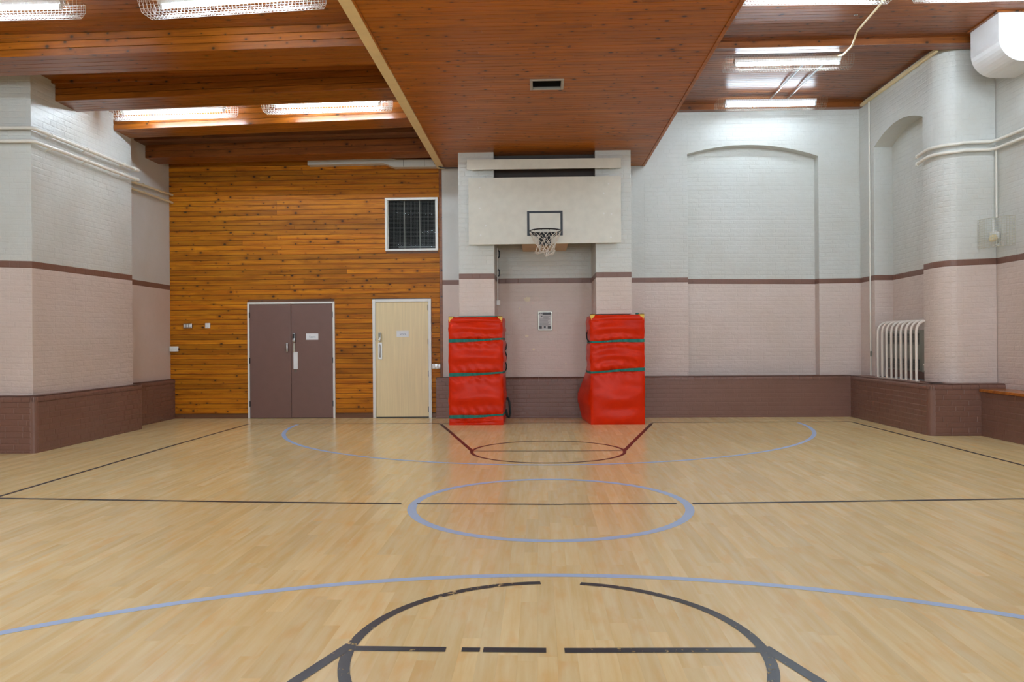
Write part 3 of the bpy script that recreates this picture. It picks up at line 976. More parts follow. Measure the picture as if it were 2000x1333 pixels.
# ------------------------------------------------------------------ internal window
wn = thing('window_1', (-2.243, 13.6, WN[2]), 'dark wired-glass window in a white frame above the pale door', 'window', None, 'structure')
fw = .042
obj('window_frame', MB().box(WN[0], WN[0] + fw, 13.585, 13.68, WN[2], WN[3], bevel=.004), M['white_gloss'], wn)
obj('window_frame', MB().box(WN[1] - fw, WN[1], 13.585, 13.68, WN[2], WN[3], bevel=.004), M['white_gloss'], wn)
obj('window_frame', MB().box(WN[0] + fw, WN[1] - fw, 13.585, 13.68, WN[3] - fw, WN[3], bevel=.004), M['white_gloss'], wn)
obj('window_frame', MB().box(WN[0] + fw, WN[1] - fw, 13.585, 13.68, WN[2], WN[2] + fw, bevel=.004), M['white_gloss'], wn)
gx0, gx1, gz0, gz1 = WN[0] + fw, WN[1] - fw, WN[2] + fw, WN[3] - fw
obj('pane', MB().box(gx0, gx1, 13.640, 13.646, gz0, gz1), M['glass'], wn)
room = MB().box(WN[0], WN[1], 14.0, 14.02, WN[2], WN[3])
room.quad((WN[0], 13.66, WN[2]), (WN[1], 13.66, WN[2]), (WN[1], 14.0, WN[2]), (WN[0], 14.0, WN[2]))
room.quad((WN[0], 13.66, WN[3]), (WN[1], 13.66, WN[3]), (WN[1], 14.0, WN[3]), (WN[0], 14.0, WN[3]))
room.quad((WN[0], 13.66, WN[2]), (WN[0], 13.66, WN[3]), (WN[0], 14.0, WN[3]), (WN[0], 14.0, WN[2]))
room.quad((WN[1], 13.66, WN[2]), (WN[1], 13.66, WN[3]), (WN[1], 14.0, WN[3]), (WN[1], 14.0, WN[2]))
obj('unlit_room_box', room, M['void'], wn)
for bx in (-2.37, -2.10):
    obj('glazing_bar', MB().box(bx - .004, bx + .004, 13.628, 13.639, gz0, gz1), M['heater'], wn)
obj('glazing_bar', MB().box(gx0, gx0 + .012, 13.628, 13.639, gz0, gz1), M['alu'], wn)
obj('glazing_bar', MB().box(gx1 - .012, gx1, 13.628, 13.639, gz0, gz1), M['alu'], wn)
obj('ledge', MB().box(gx0 + .18, gx1 - .03, 13.70, 13.74, gz0 + .03, gz0 + .05), M['alu'], wn)
wm = MB()
for i in range(1, 34):
    x = gx0 + (gx1 - gx0) * i / 34
    wm.box(x - .0012, x + .0012, 13.633, 13.6354, gz0, gz1)
for i in range(1, 36):
    zz = gz0 + (gz1 - gz0) * i / 36
    wm.box(gx0, gx1, 13.6356, 13.638, zz - .0012, zz + .0012)
o = obj('wire_mesh', wm, M['mesh_wire'], wn, fix=False); o['kind'] = 'stuff'

# ------------------------------------------------------------------ soffit over the court
mb = MB()
SX0, SX1, SY1 = -1.76, 1.86, 13.60
VENT = (-0.075, 0.303, 9.02, 9.36)
mb.box(SX0, SX1, HALL_END - .05, VENT[2], SOF + 0.016, SOF + 0.03).box(SX0, SX1, VENT[3], SY1, SOF + 0.016, SOF + 0.03)
mb.box(SX0, VENT[0], VENT[2], VENT[3], SOF + 0.016, SOF + 0.03).box(VENT[1], SX1, VENT[2], VENT[3], SOF + 0.016, SOF + 0.03)
mb.box(SX0, SX0 + .02, HALL_END - .05, SY1, SOF + .03, ZR)
mb.box(SX1 - .02, SX1, HALL_END - .05, SY1, SOF + .03, ZR)
so = struct('ceiling_soffit', mb, M['old_timber'], 'dropped pine-boarded ceiling over the middle of the hall', 'ceiling', (0, 6, SOF))
recs = []
y = HALL_END
BS = 0.0905
VENT = (-0.075, 0.303, 9.02, 9.36)
row = 0
while y < SY1 - .02:
    y1 = min(y + BS, SY1)
    row += 1
    spans = [(-1.64, SX1 - .032)]
    if y1 > VENT[2] and y < VENT[3]: spans = [(-1.64, VENT[0]), (VENT[1], SX1 - .032)]
    for a, b in spans:
        cuts = [a]
        if b - a > 2 and RND.random() < .7: cuts.append(a + (b - a) * RND.uniform(.2, .8))
        cuts.append(b)
        for c, d in zip(cuts[:-1], cuts[1:]):
            recs.append((Vector(((c + d) / 2, (y + y1) / 2, SOF)), (Vector((c + .0005, y + .001, SOF + .016)), Vector((1, 0, 0)), Vector((0, 1, 0)), Vector((0, 0, -1)), d - c - .001, y1 - y - .002, .016, (.0005, .0030)), 'pine_soffit'))
    y = y1
pieces('plank', 'boarding', recs, so, 300)
obj('edge_trim', MB().box(SX0 - .004, -1.642, HALL_END, 13.56, SOF - .012, SOF + .2, bevel=.004), M['cream'], so, label='cream painted edge board')
obj('edge_trim', MB().box(SX1 - .032, SX1 + .012, HALL_END, SY1, SOF - .012, SOF + .3, bevel=.004), M['pine_soffit'], so)
obj('edge_bead', MB().box(-1.642, -1.622, HALL_END, 8.55, SOF - .014, SOF + .01, bevel=.003), M['pine_soffit'], so)
obj('edge_bead', MB().box(-1.642, -1.622, 10.9, 13.5, SOF - .014, SOF + .01, bevel=.003), M['pine_soffit'], so)
# vent in the soffit
vt = thing('ceiling_vent', (0.114, 9.19, SOF), 'small square metal vent set in the boarded soffit', 'vent')
a, b, c, d = VENT
for x0, x1, y0, y1 in ((a - .012, a + .022, c - .01, d + .01), (b - .022, b + .012, c - .01, d + .01), (a + .022, b - .022, c - .01, c + .024), (a + .022, b - .022, d - .024, d + .01)):
    obj('frame', MB().box(x0, x1, y0, y1, SOF - .012, SOF + .02, bevel=.003), M['alu'], vt)
duct = MB()
duct.box(a, b, c, d, SOF + .25, SOF + .26)
for x0, x1, y0, y1 in ((a - .01, a, c, d), (b, b + .01, c, d), (a, b, c - .01, c), (a, b, d, d + .01)):
    duct.box(x0, x1, y0, y1, SOF + .02, SOF + .26)
obj('duct', duct, M['void'], vt)
deb = MB()
for i in range(7):
    p = Vector((RND.uniform(a + .06, b - .06), RND.uniform(c + .16, d - .05), SOF + .12))
    deb.tube([p, p + Vector((RND.uniform(-.05, .05), RND.uniform(-.03, .03), RND.uniform(.0, .06))), p + Vector((RND.uniform(-.09, .09), .02, .12))], .009, 5)
obj('debris', deb, M['dust'], vt)  # loose debris seen inside the vent

# ------------------------------------------------------------------ left ceiling with boxed beams
mb = MB().box(-7.4, SX0, HALL_END - .2, 14.0, ZL + .018, ZL + .2)
cl = struct('ceiling_left', mb, M['old_timber'], 'boarded ceiling between the boxed beams on the left', 'ceiling', (-4.3, 6, ZL))
recs = []
y = HALL_END
while y < 13.6:
    y1 = y + .1
    c = RND.uniform(-5.6, -3.2)
    for p, q in ((-7.3, c), (c, SX0 - .01)):
        recs.append((Vector(((p + q) / 2, (y + y1) / 2, ZL)), (Vector((p + .0005, y + .001, ZL + .018)), Vector((1, 0, 0)), Vector((0, 1, 0)), Vector((0, 0, -1)), q - p - .001, .098, .018, (.0005, .002)), 'pine_beam'))
    y = y1
pieces('plank', 'boarding', recs, cl, 300)

def beam(name, xl, xr, yl0, yl1, yr0, yr1, zb, zt, label, nb=5, nf=3, mat='pine_beam'):
    """boxed beam: boards on its front face, underside and rear face"""
    def fp(x): return yl0 + (yr0 - yl0) * (x - xl) / (xr - xl)
    def bp(x): return yl1 + (yr1 - yl1) * (x - xl) / (xr - xl)
    core = MB()
    i_ = .014
    vs = [(xl, yl0 + i_, zb + i_), (xr, yr0 + i_, zb + i_), (xr, yr1 - i_, zb + i_), (xl, yl1 - i_, zb + i_), (xl, yl0 + i_, zt), (xr, yr0 + i_, zt), (xr, yr1 - i_, zt), (xl, yl1 - i_, zt)]
    core.add(vs, [(0, 1, 2, 3), (4, 7, 6, 5), (0, 4, 5, 1), (1, 5, 6, 2), (2, 6, 7, 3), (3, 7, 4, 0)])
    o = struct(name, core, M['old_timber'], label, 'beam', ((xl + xr) / 2, (yl0 + yl1) / 2, zb))
    Uf = Vector((xr - xl, yr0 - yl0, 0)); L = Uf.length; Uf.normalize()
    Nf = Vector((Uf.y, -Uf.x, 0))
    h = (zt - zb) / nf
    for i in range(nf):
        O = Vector((xl, yl0, zb + i * h + .001)) - Nf * i_
        obj('plank', MB().plate(O, Uf, Vector((0, 0, 1)), Nf, L, h - .002, i_, .003, tone=RND.random(), back=True), M[mat], o, fix=False)
        Ob = Vector((xl, yl1, zb + i * h + .001)) + Nf * i_
        obj('plank', MB().plate(Ob, Uf, Vector((0, 0, 1)), -Nf, L, h - .002, i_, .003, tone=RND.random(), back=True), M[mat], o, fix=False)
    for i in range(nb):
        t0, t1 = i / nb, (i + 1) / nb
        wA = (yl1 - yl0)
        O = Vector((xl, yl0 + wA * t0 + .001, zb + i_))
        obj('plank', MB().plate(O, Uf, Vector((0, 1, 0)), Vector((0, 0, -1)), L, wA / nb - .002, i_, .003, tone=RND.random(), back=True), M[mat], o, fix=False)
    return o

ZBM = 4.556
XR = SX0 - .006
names = ['boxed pine beam crossing in front of the left pillar', 'boxed pine beam landing on the near end of the left pillar side', 'boxed pine beam landing on the far end of the left pillar, behind two caged lights']
beam('beam', -7.3, XR, 8.44, 9.02, 8.27, 8.84, ZBM, ZL, names[0])
beam('beam', PX - .02, XR, 9.95, 10.43, 9.69, 10.13, ZBM, ZL, names[1], 5)
beam('beam', PX - .02, XR, 11.34, 11.82, 11.0, 11.5, ZBM, ZL, names[2], 5)
beam('beam', -7.15, XR, 6.65, 7.0, 6.5, 6.85, ZBM, ZL, 'boxed pine beam over the near court, above the caged lights', 5)
beam('beam', -7.15, XR, 5.0, 5.5, 4.85, 5.35, ZBM, ZL, 'boxed pine beam nearest the camera on the left', 5)
tag(obj('trim_2', MB().box(-7.3, XR, 8.385, 8.43, ZL - .035, ZL + .01, bevel=.004), M['pine_beam']), 'thin pine bead where the front beam meets the ceiling', 'trim', None, 'structure')
tag(obj('trim_3', MB().box(PX, XR, 9.86, 9.93, ZL - .035, ZL + .01, bevel=.004), M['pine_beam']), 'thin pine bead above the middle boxed beam', 'trim', None, 'structure')
beam('beam', -6.63, XR, 12.43, 12.76, 12.2, 12.53, 4.685, ZL, 'small dark timber beam behind the caged lights', 2, 1, 'old_timber')
beam('beam', -6.63, XR, 12.79, 13.26, 12.62, 13.09, 4.482, 4.70, 'dark boxed beam next to the timber wall', 4, 2, 'pine_dark')

# ------------------------------------------------------------------ right ceiling
mb = MB().box(SX1, 6.7, HALL_END - .2, 14.0, ZR + .018, ZR + .2)
cr = struct('ceiling_right', mb, M['old_timber'], 'high dark pine-boarded ceiling on the right', 'ceiling', (4.2, 6, ZR))
recs = []
y = HALL_END
while y < YB:
    y1 = y + .088
    c = RND.uniform(2.6, 5.6)
    for p, q in ((SX1 + .01, c), (c, 6.6)):
        recs.append((Vector(((p + q) / 2, (y + y1) / 2, ZR)), (Vector((p + .0005, y + .0015, ZR + .018)), Vector((1, 0, 0)), Vector((0, 1, 0)), Vector((0, 0, -1)), q - p - .001, .085, .018, (.0005, .0025)), 'pine_dark'))
    y = y1
pieces('plank', 'boarding', recs, cr, 300)
beam('beam', SX1, 6.45, 10.70, 10.93, 10.68, 10.95, 5.345, ZR + .01, 'shallow dark pine beam across the right ceiling', 2, 1, 'pine_dark')
beam('beam', SX1, WX, 13.50, 13.645, 13.50, 13.645, 5.335, ZR + .01, 'timber wall plate along the top of the brick end wall', 1, 1, 'pine_dark')
tag(obj('trim_4', MB().box(WX - .05, WX - .002, 10.98, 13.5, 5.335, 5.385, bevel=.006), M['cream']), 'cream conduit along the top of the right wall', 'trim', None, 'structure')

# ------------------------------------------------------------------ fluorescent fittings
def make_light(label, group, twin=False, tube='tube', r=.0022, wire='wire'):
    """batten fitting hung along X, origin at the ceiling: housing, end caps, tube(s), wire guard"""
    t = thing('ceiling_light', (0, 0, 0), label, 'light', group)
    hs = MB()
    prof = [(-.055, 0), (.055, 0), (.055, -.03), (.03, -.062), (-.03, -.062), (-.055, -.03)]
    hs.prism(prof, 'x', -.75, .75)
    obj('housing', hs, M['white_metal'], t)
    for yy in ((-.03, .03) if twin else (0.0,)):
        tb = obj('tube', MB().tube([(-.72, yy, -.088), (.72, yy, -.088)], .0135, 10), M['tube_twin' if twin else tube], t, smooth=True)
        for s in (-1, 1):
            obj('lamp_holder', MB().box(s * .72, s * .748, yy - .016, yy + .016, -.108, -.055, bevel=.004), M['white_metal'], tb)
    wg = MB()
    sec = [(-.15, -.005), (-.15, -.085), (-.085, -.165), (.085, -.165), (.15, -.085), (.15, -.005)]
    hl = .89
    nxw = 46
    for i in range(nxw + 1):
        x = -hl + 2 * hl * i / nxw
        wg.tube([(x, p[0], p[1]) for p in sec], r, 4)
    long = []
    for p, q in zip(sec[:-1], sec[1:]):
        n = 3
        for j in range(n): long.append((p[0] + (q[0] - p[0]) * j / n, p[1] + (q[1] - p[1]) * j / n))
    long.append(sec[-1])
    for p in long:
        wg.tube([(-hl, p[0], p[1]), (hl, p[0], p[1])], r, 4)
    for s in (-1, 1):
        for k in range(5):
            yy = -.12 + .06 * k
            zlow = -.165 if abs(yy) <= .085 else -.125
            wg.tube([(s * hl, yy, -.005), (s * hl, yy, zlow)], r, 4)
    g = obj('wire_guard', wg, M[wire], t, fix=False)
    g['kind'] = 'stuff'
    return t
LG = 'caged fluorescent lights on the left ceiling'
LGR = 'fluorescent lights on the right ceiling'
L0 = make_light('caged fluorescent light by the left pillar, between the far beams', LG)
def put_light(src, x, y, zc, rot, label, group, first=False):
    o = src if first else copy_tree(src)
    o.location = (x, y, zc); o.rotation_euler = (0, 0, rot)
    tag(o, label, 'light', group)
    return o
put_light(L0, -5.20, 10.86, ZL - .055, -.04, 'caged fluorescent light by the left pillar, between the far beams', LG, True)
put_light(L0, -2.93, 10.68, ZL - .055, -.035, 'caged fluorescent light between the far beams, nearer the soffit', LG)
put_light(L0, -2.95, 4.1, ZL - .055, 0, 'unseen caged fluorescent light added overhead, near the soffit', LG)  # unseen fittings from here on continue the rows, added for their light
put_light(L0, -5.40, 4.1, ZL - .055, 0, 'unseen caged fluorescent light added overhead, near the left wall', LG)
put_light(L0, -4.2, 0.8, ZL - .055, 0, 'unseen caged fluorescent light added at the near end of the left ceiling', LG)
def with_tube(src, mat):
    c = copy_tree(src)
    for q in c.children:
        if q.name.startswith('tube'):
            q.data = q.data.copy(); q.data.materials[0] = M[mat]
    return c
L2 = with_tube(L0, 'tube_dim')
put_light(L2, -2.95, 7.40, ZL - .055, -.09, 'caged fluorescent light over the near court, close to the cream soffit edge', LG, True)
put_light(L2, -5.40, 7.42, ZL - .055, 0.0, 'caged fluorescent light in the top left corner of the view', LG)
L1 = make_light('fluorescent light behind the shallow beam on the right ceiling', LGR, False, 'tube_right', .0011, 'alu')
R0 = make_light('twin-tube fluorescent light close to the arched brick wall', LGR, True, 'tube', .0011, 'alu')
put_light(R0, 3.88, 13.02, 5.335, .01, 'twin-tube fluorescent light close to the arched brick wall', LGR, True)
put_light(L1, 3.58, 11.20, 5.375, .0, 'fluorescent light behind the shallow beam on the right ceiling', LGR, True)
put_light(L0, 3.17, 8.98, 5.385, .03, 'caged fluorescent light at the top edge of the view beside the soffit', LGR)
put_light(L0, 5.25, 9.0, 5.385, .0, 'caged fluorescent light at the top edge of the view near the white duct', LGR)
put_light(L1, 3.17, 5.6, 5.385, 0, 'unseen fluorescent light added overhead on the right', LGR)  # out of view, added to carry the right-hand row on and give light
put_light(L1, 5.25, 5.6, 5.385, 0, 'unseen fluorescent light added overhead near the right wall', LGR)
put_light(L1, 4.2, 1.8, 5.385, 0, 'unseen fluorescent light added at the near end of the right ceiling', LGR)

# ------------------------------------------------------------------ backboard and hoop
bb = thing('basketball_backboard', (0.1, 12.36, 2.89), 'wide white basketball backboard fixed across the two brick piers', 'backboard')
def slab(x0, x1, z00, z01, z10, z11, y0, y1):
    return MB().add([(x0, y0, z00), (x1, y0, z10), (x1, y0, z11), (x0, y0, z01), (x0, y1, z00), (x1, y1, z10), (x1, y1, z11), (x0, y1, z01)],
                    [(0, 1, 2, 3), (7, 6, 5, 4), (0, 4, 5, 1), (1, 5, 6, 2), (2, 6, 7, 3), (3, 7, 4, 0)])
obj('board', slab(-1.112, 1.314, 2.889, 3.956, 2.896, 3.953, 12.30, 12.335), M['board'], bb)
obj('top_rail', slab(-1.135, 1.322, 4.094, 4.257, 4.090, 4.246, 12.33, 12.36), M['board'], bb)
for bx in (-1.0, 1.2):
    obj('batten', MB().box(bx - .05, bx + .05, 12.335, 12.448, 2.95, 3.9), M['board'], bb)
    obj('batten', MB().box(bx - .05, bx + .05, 12.36, 12.448, 4.1, 4.24), M['board'], bb)
tx0, tx1, tz0, tz1, tw_ = -.178, .388, 3.02, 3.414, .036
obj('target_frame', MB().box(tx0, tx0 + tw_, 12.297, 12.30, tz0, tz1).box(tx1 - tw_, tx1, 12.297, 12.30, tz0, tz1).box(tx0 + tw_, tx1 - tw_, 12.297, 12.30, tz1 - tw_, tz1).box(tx0 + tw_, tx1 - tw_, 12.297, 12.30, tz0, tz0 + tw_), M['board_black'], bb)
for bx, bz in ((-.93, 3.80), (-.93, 3.47), (-.84, 3.19), (-.92, 3.04), (1.12, 3.83), (1.04, 3.68), (1.16, 3.35), (1.15, 2.98), (1.04, 3.36)):
    obj('bolt', MB().tube([(bx, 12.302, bz), (bx, 12.294, bz)], .014, 8), M['white_gloss'], bb, smooth=True)
obj('support_box', MB().box(-.272, .48, 12.45, 13.49, 2.905, 3.6, bevel=.004), M['ply'], bb, label='pale plywood box behind the board')

hp = thing('basketball_hoop', (0.11, 12.30, 3.045), 'black basketball ring with a white cord net on the backboard', 'hoop')
RCX, RCY, RCZ, RR = 0.109, 11.98, 3.05, .243
obj('ring', MB().tube([(RCX + RR * math.cos(2 * math.pi * i / 40), RCY + RR * math.sin(2 * math.pi * i / 40), RCZ) for i in range(40)], .010, 8, closed=True), M['black_metal'], hp, smooth=True)
br = MB().box(RCX - .09, RCX + .09, 12.275, 12.297, 2.86, 3.06, bevel=.004)
br.box(RCX - .075, RCX + .075, RCY + RR - .01, 12.28, 3.028, 3.046)
for s in (-1, 1):
    br.add([(RCX + s * .05, 12.28, 2.88), (RCX + s * .05, 12.28, 3.03), (RCX + s * .05, RCY + RR - .01, 3.03), (RCX + s * .062, 12.28, 2.88), (RCX + s * .062, 12.28, 3.03), (RCX + s * .062, RCY + RR - .01, 3.03)],
           [(0, 1, 2), (5, 4, 3), (0, 3, 4, 1), (1, 4, 5, 2), (2, 5, 3, 0)])
obj('bracket', br, M['black_metal'], hp)
for s in (-1, 1):
    obj('brace', MB().tube([(RCX + s * .03, 12.28, 2.90), (RCX + s * .205, RCY + .13, RCZ - .012)], .0075, 8), M['black_metal'], hp, smooth=True)
for i in range(12):
    a = 2 * math.pi * (i + .5) / 12
    hk = MB().tube([(RCX + RR * math.cos(a), RCY + RR * math.sin(a), RCZ - .008), (RCX + (RR - .006) * math.cos(a), RCY + (RR - .006) * math.sin(a), RCZ - .028)], .004, 5)
    obj('net_hook', hk, M['black_metal'], hp)
net = MB()
NS, ROWS = 12, [(0, 1.0), (.075, .86), (.15, .72), (.215, .61), (.275, .53), (.325, .55)]
def npt(i, r):
    z_, f = ROWS[r]
    a = 2 * math.pi * (i + .5 * (r % 2) + .5) / NS
    j = noise.noise(Vector((i * 3.1, r * 2.7, 1.0))) * .02 * r
    return Vector((RCX + RR * f * math.cos(a) + j, RCY + RR * f * math.sin(a) + j * .5, RCZ - .02 - z_ + j))
for r in range(len(ROWS) - 1):
    for i in range(NS):
        for dlt in (0, -1 if r % 2 == 0 else 1):
            p, q = npt(i, r), npt(i + dlt, r + 1)
            m_ = (p + q) / 2 + Vector((0, 0, -.008))
            net.tube([p, m_, q], .0042, 5)
last = len(ROWS) - 1
for i in range(NS):
    p, q = npt(i, last), npt(i + 1, last)
    net.tube([p, (p + q) / 2 + Vector((0, 0, -.012)), q], .0055, 5)
net.tube([npt(8, last), npt(8, last) + Vector((.004, 0, -.06)), npt(8, last) + Vector((0, 0, -.12))], .004, 5)
obj('net', net, M['net'], hp, smooth=True)

# ------------------------------------------------------------------ crash mats
def crash_mat(x0, x1, yf, yb, H, straps, label, flare=0.0, lean=0.0, seed=0):
    t = thing('crash_mat', ((x0 + x1) / 2, (yf + yb) / 2, 0), label, 'mat', 'red crash mats standing by the end wall')
    zs_ = sorted(straps, key=lambda s: s[0])
    rowsn = 100
    nf, ns_ = 36, 14
    per = []          # (u 0..1 along edge, side)
    for i in range(nf): per.append((i / nf, 0))
    for i in range(ns_): per.append((i / ns_, 1))
    for i in range(nf): per.append((i / nf, 2))
    for i in range(ns_): per.append((i / ns_, 3))
    def strap_z(sp, u): return sp[0] + (sp[1] - sp[0]) * u
    def point(u, side, z):
        fx = u if side == 0 else (1 - u if side == 2 else (1.0 if side == 1 else 0.0))
        # segment between straps
        bounds = [0.0] + [strap_z(s, fx) for s in zs_] + [H]
        lo, hi = 0.0, H
        for a, b in zip(bounds[:-1], bounds[1:]):
            if a <= z <= b + 1e-6: lo, hi = a, b; break
        v = (z - lo) / max(hi - lo, 1e-4)
        bul = max(0.0, math.sin(math.pi * min(max(v, 0), 1))) ** 0.6
        pinch = 0.0
        for s in zs_:
            d = abs(z - strap_z(s, fx))
            pinch = max(pinch, math.exp(-(d / .028) ** 2))
        ed = (4 * u * (1 - u)) ** 0.5
        amp = (.062 if side in (0, 2) else .024) * min(1.0, (hi - lo) / .45)
        out = amp * bul * ed - .010 * pinch
        # folds: creases fanning from the strap ends, soft horizontal rolls in the middle
        w = noise.noise(Vector((fx * 2.0 + seed, side * 3.0, z * 6.5))) * .016
        roll = math.sin((v * 2.4 + .25 * noise.noise(Vector((fx * 1.5, seed, z)))) * math.pi * 2 + (fx - .5) ** 2 * 6) * .0125 * ed
        fan = 0.0
        for s in zs_:
            d = (z - strap_z(s, fx))
            fan += math.exp(-(abs(d) / .09) ** 1.2) * math.sin(fx * 38 + seed * 2 + d * 30) * .012
        out += (w + roll + fan) * (0.35 + .65 * ed) * min(1, z / .04)
        if H - z < .10 and side == 0: out += -.010 * math.exp(-((H - .085 - z) / .006) ** 2)
        narrow = .008 * pinch
        xa, xb = x0 + narrow, x1 - narrow
        fl = 0.0
        if flare:
            fl = flare * max(0.0, min(1.0, (0.86 - z) / 0.42)) * (0.55 + .45 * min(1.0, z / .30))
        yo = lean * z
        cr = .018
        if side == 0:
            p = Vector((xa + (xb - xa) * u, yf, z)); n = Vector((0, -1, 0))
        elif side == 1:
            p = Vector((xb, yf + (yb - yf) * u, z)); n = Vector((1, 0, 0))
        elif side == 2:
            xl = xa - fl
            p = Vector((xb + (xl - xb) * u, yb, z)); n = Vector((0, 1, 0)); out *= .5
        else:
            xl = xa - fl * (1 - u) ** 1.0
            p = Vector((xl, yb + (yf - yb) * u, z)); n = Vector((-1, 0, 0))
        p = p + n * out
        p.y += yo * (1.0 if side != 2 else 0.0)
        return p
    P = len(per)
    vs, fs = [], []
    for r in range(rowsn + 1):
        z = H * r / rowsn
        ins = 0.0
        if H - z < .02: ins = (.02 - (H - z)) * .5
        c = Vector(((x0 + x1) / 2, (yf + yb) / 2, z))
        for (u, s) in per:
            p = point(u, s, z)
            if ins: p = p + (Vector((c.x, c.y, p.z)) - p).normalized() * ins
            vs.append(p)
    for r in range(rowsn):
        for i in range(P):
            k = (i + 1) % P
            fs.append((r * P + i, r * P + k, (r + 1) * P + k, (r + 1) * P + i))
    # top and bottom
    for r, dz in ((rowsn, .012), (0, 0.0)):
        z = H * r / rowsn
        rim = vs[r * P:(r + 1) * P]
        c = sum(rim, Vector()) / P
        b = len(vs)
        for q in rim: vs.append(c.lerp(q, .5) + Vector((0, 0, dz)))
        vs.append(c + Vector((0, 0, dz)))
        for i in range(P):
            k = (i + 1) % P
            fs.append((r * P + i, r * P + k, b + k, b + i)); fs.append((b + i, b + k, b + P))
    body = obj('cover', MB().add(vs, fs), M['vinyl'], t, smooth=True)
    # straps follow the pinched outline
    for s in zs_:
        st = MB()
        hw = .026
        loop = []
        for (u, sd_) in per:
            fx = u if sd_ == 0 else (1 - u if sd_ == 2 else (1.0 if sd_ == 1 else 0.0))
            zc = strap_z(s, fx) + .004 * math.sin(fx * 7 + seed)
            wv = hw * (.8 + .25 * math.sin(fx * 4 + seed))
            n = {0: Vector((0, -1, 0)), 1: Vector((1, 0, 0)), 2: Vector((0, 1, 0)), 3: Vector((-1, 0, 0))}[sd_]
            pm = point(u, sd_, zc)
            pt, pb = point(u, sd_, zc + wv), point(u, sd_, zc - wv)
            m_ = max(pm.dot(n), pt.dot(n), pb.dot(n))
            base = pm + n * (m_ - pm.dot(n))
            loop.append((base + n * .005 + Vector((0, 0, wv)), base + n * .005 - Vector((0, 0, wv)), base - n * .004 - Vector((0, 0, wv)), base - n * .004 + Vector((0, 0, wv))))
        vv = [q for ring in loop for q in ring]
        ff = []
        for i in range(P):
            k = (i + 1) % P
            for j in range(4):
                ff.append((i * 4 + j, i * 4 + (j + 1) % 4, k * 4 + (j + 1) % 4, k * 4 + j))
        obj('strap', st.add(vv, ff), M['green'], t)
    for sx in (0, 1):
        xe = x0 + .002 if sx == 0 else x1 - .002
        dr = 1 if sx == 0 else -1
        yy = yf + lean * H - .014
        cp = MB()
        tri = [(xe, H + .012), (xe + dr * .085, H + .012), (xe + dr * .07, H - .012), (xe + dr * .02, H - .085), (xe, H - .03)]
        cp.prism(tri, 'y', yy, yy + .02)
        cp.box(min(xe, xe + dr * .085), max(xe, xe + dr * .085), yy, yy + .10, H + .004, H + .013)
        obj('corner_patch', cp, M['yellow'], t)
    return t, point

mA, pA = crash_mat(-1.455, -.585, 12.37, 13.30, 1.735, [(.128, .160), (.805, .838), (1.352, 1.380)], 'red vinyl crash mat left of the alcove, bound with three green straps', 0.0, 0.0, 1)
obj('top_edge_strap', MB().box(-1.29, -.66, 12.385, 12.435, 1.738, 1.75, bevel=.004), M['green'], mA)
lp = MB().tube([(-.572, 12.9, .38), (-.53, 12.88, .39), (-.505, 12.86, .33), (-.49, 12.85, .14), (-.51, 12.86, .07), (-.545, 12.88, .10), (-.57, 12.9, .20)], .020, 6)
obj('carry_handle', lp, M['dark_strap'], mA, smooth=True)
for zc in (1.10, .93, 1.27):
    obj('loose_strap', MB().tube([(-.572, 12.95, zc + .07), (-.553, 12.94, zc + .02), (-.555, 12.94, zc - .05), (-.57, 12.95, zc - .08)], .011, 6), M['dark_strap'], mA, smooth=True)
mB, pB = crash_mat(.815, 1.675, 12.36, 13.28, 1.752, [(.835, .885), (1.320, 1.345)], 'red vinyl crash mat right of the alcove, bulging at its foot, two green straps', .16, 0.0, 4)
obj('loose_strap', MB().tube([(.80, 12.6, 1.52), (.772, 12.62, 1.45), (.775, 12.6, 1.38), (.80, 12.5, 1.33)], .012, 6), M['dark_strap'], mB, smooth=True)
obj('top_edge_strap', MB().box(1.56, 1.61, 12.5, 12.56, 1.76, 1.785, bevel=.004), M['green'], mB)

# ------------------------------------------------------------------ notices, switches, sockets
po = thing('safety_notice', (.104, 13.49, 1.523), 'small grey printed notice in a frame on the alcove wall', 'notice')
obj('frame', MB().box(-.019, .228, 13.478, 13.492, 1.523, 1.861, bevel=.003), M['alu'], po)
obj('sheet', MB().box(-.003, .212, 13.4755, 13.479, 1.54, 1.845), M['poster'], po)
ink = MB().box(.065, .21, 13.4745, 13.4756, 1.80, 1.84)
obj('heading_band', ink, M['poster_dark'], po)
em = MB()
em.tube([(.03 + .03 * math.cos(a), 13.4748, 1.80 + .03 * math.sin(a)) for a in [math.radians(q) for q in range(20, 200, 20)]], .006, 5)
em.box(.03, .06, 13.4742, 13.4754, 1.765, 1.782)
obj('emblem', em, M['poster_dark'], po)
ln = MB()
for i in range(11):
    zz = 1.772 - i * .0165
    ln.box(.012 if i > 2 else .075, .195 - (i % 3) * .02, 13.4748, 13.4757, zz - .0045, zz + .0045)
obj('text_lines', ln, M['poster_mid'], po)
for _ft in (MB().box(.0, .05, 13.4746, 13.4757, 1.555, 1.60), MB().box(.15, .21, 13.4746, 13.4757, 1.555, 1.60), MB().tube([(.10, 13.4746, 1.565), (.10, 13.4746, 1.60)], .016, 6)):
    obj('footer_mark', _ft, M['poster_dark'], po)

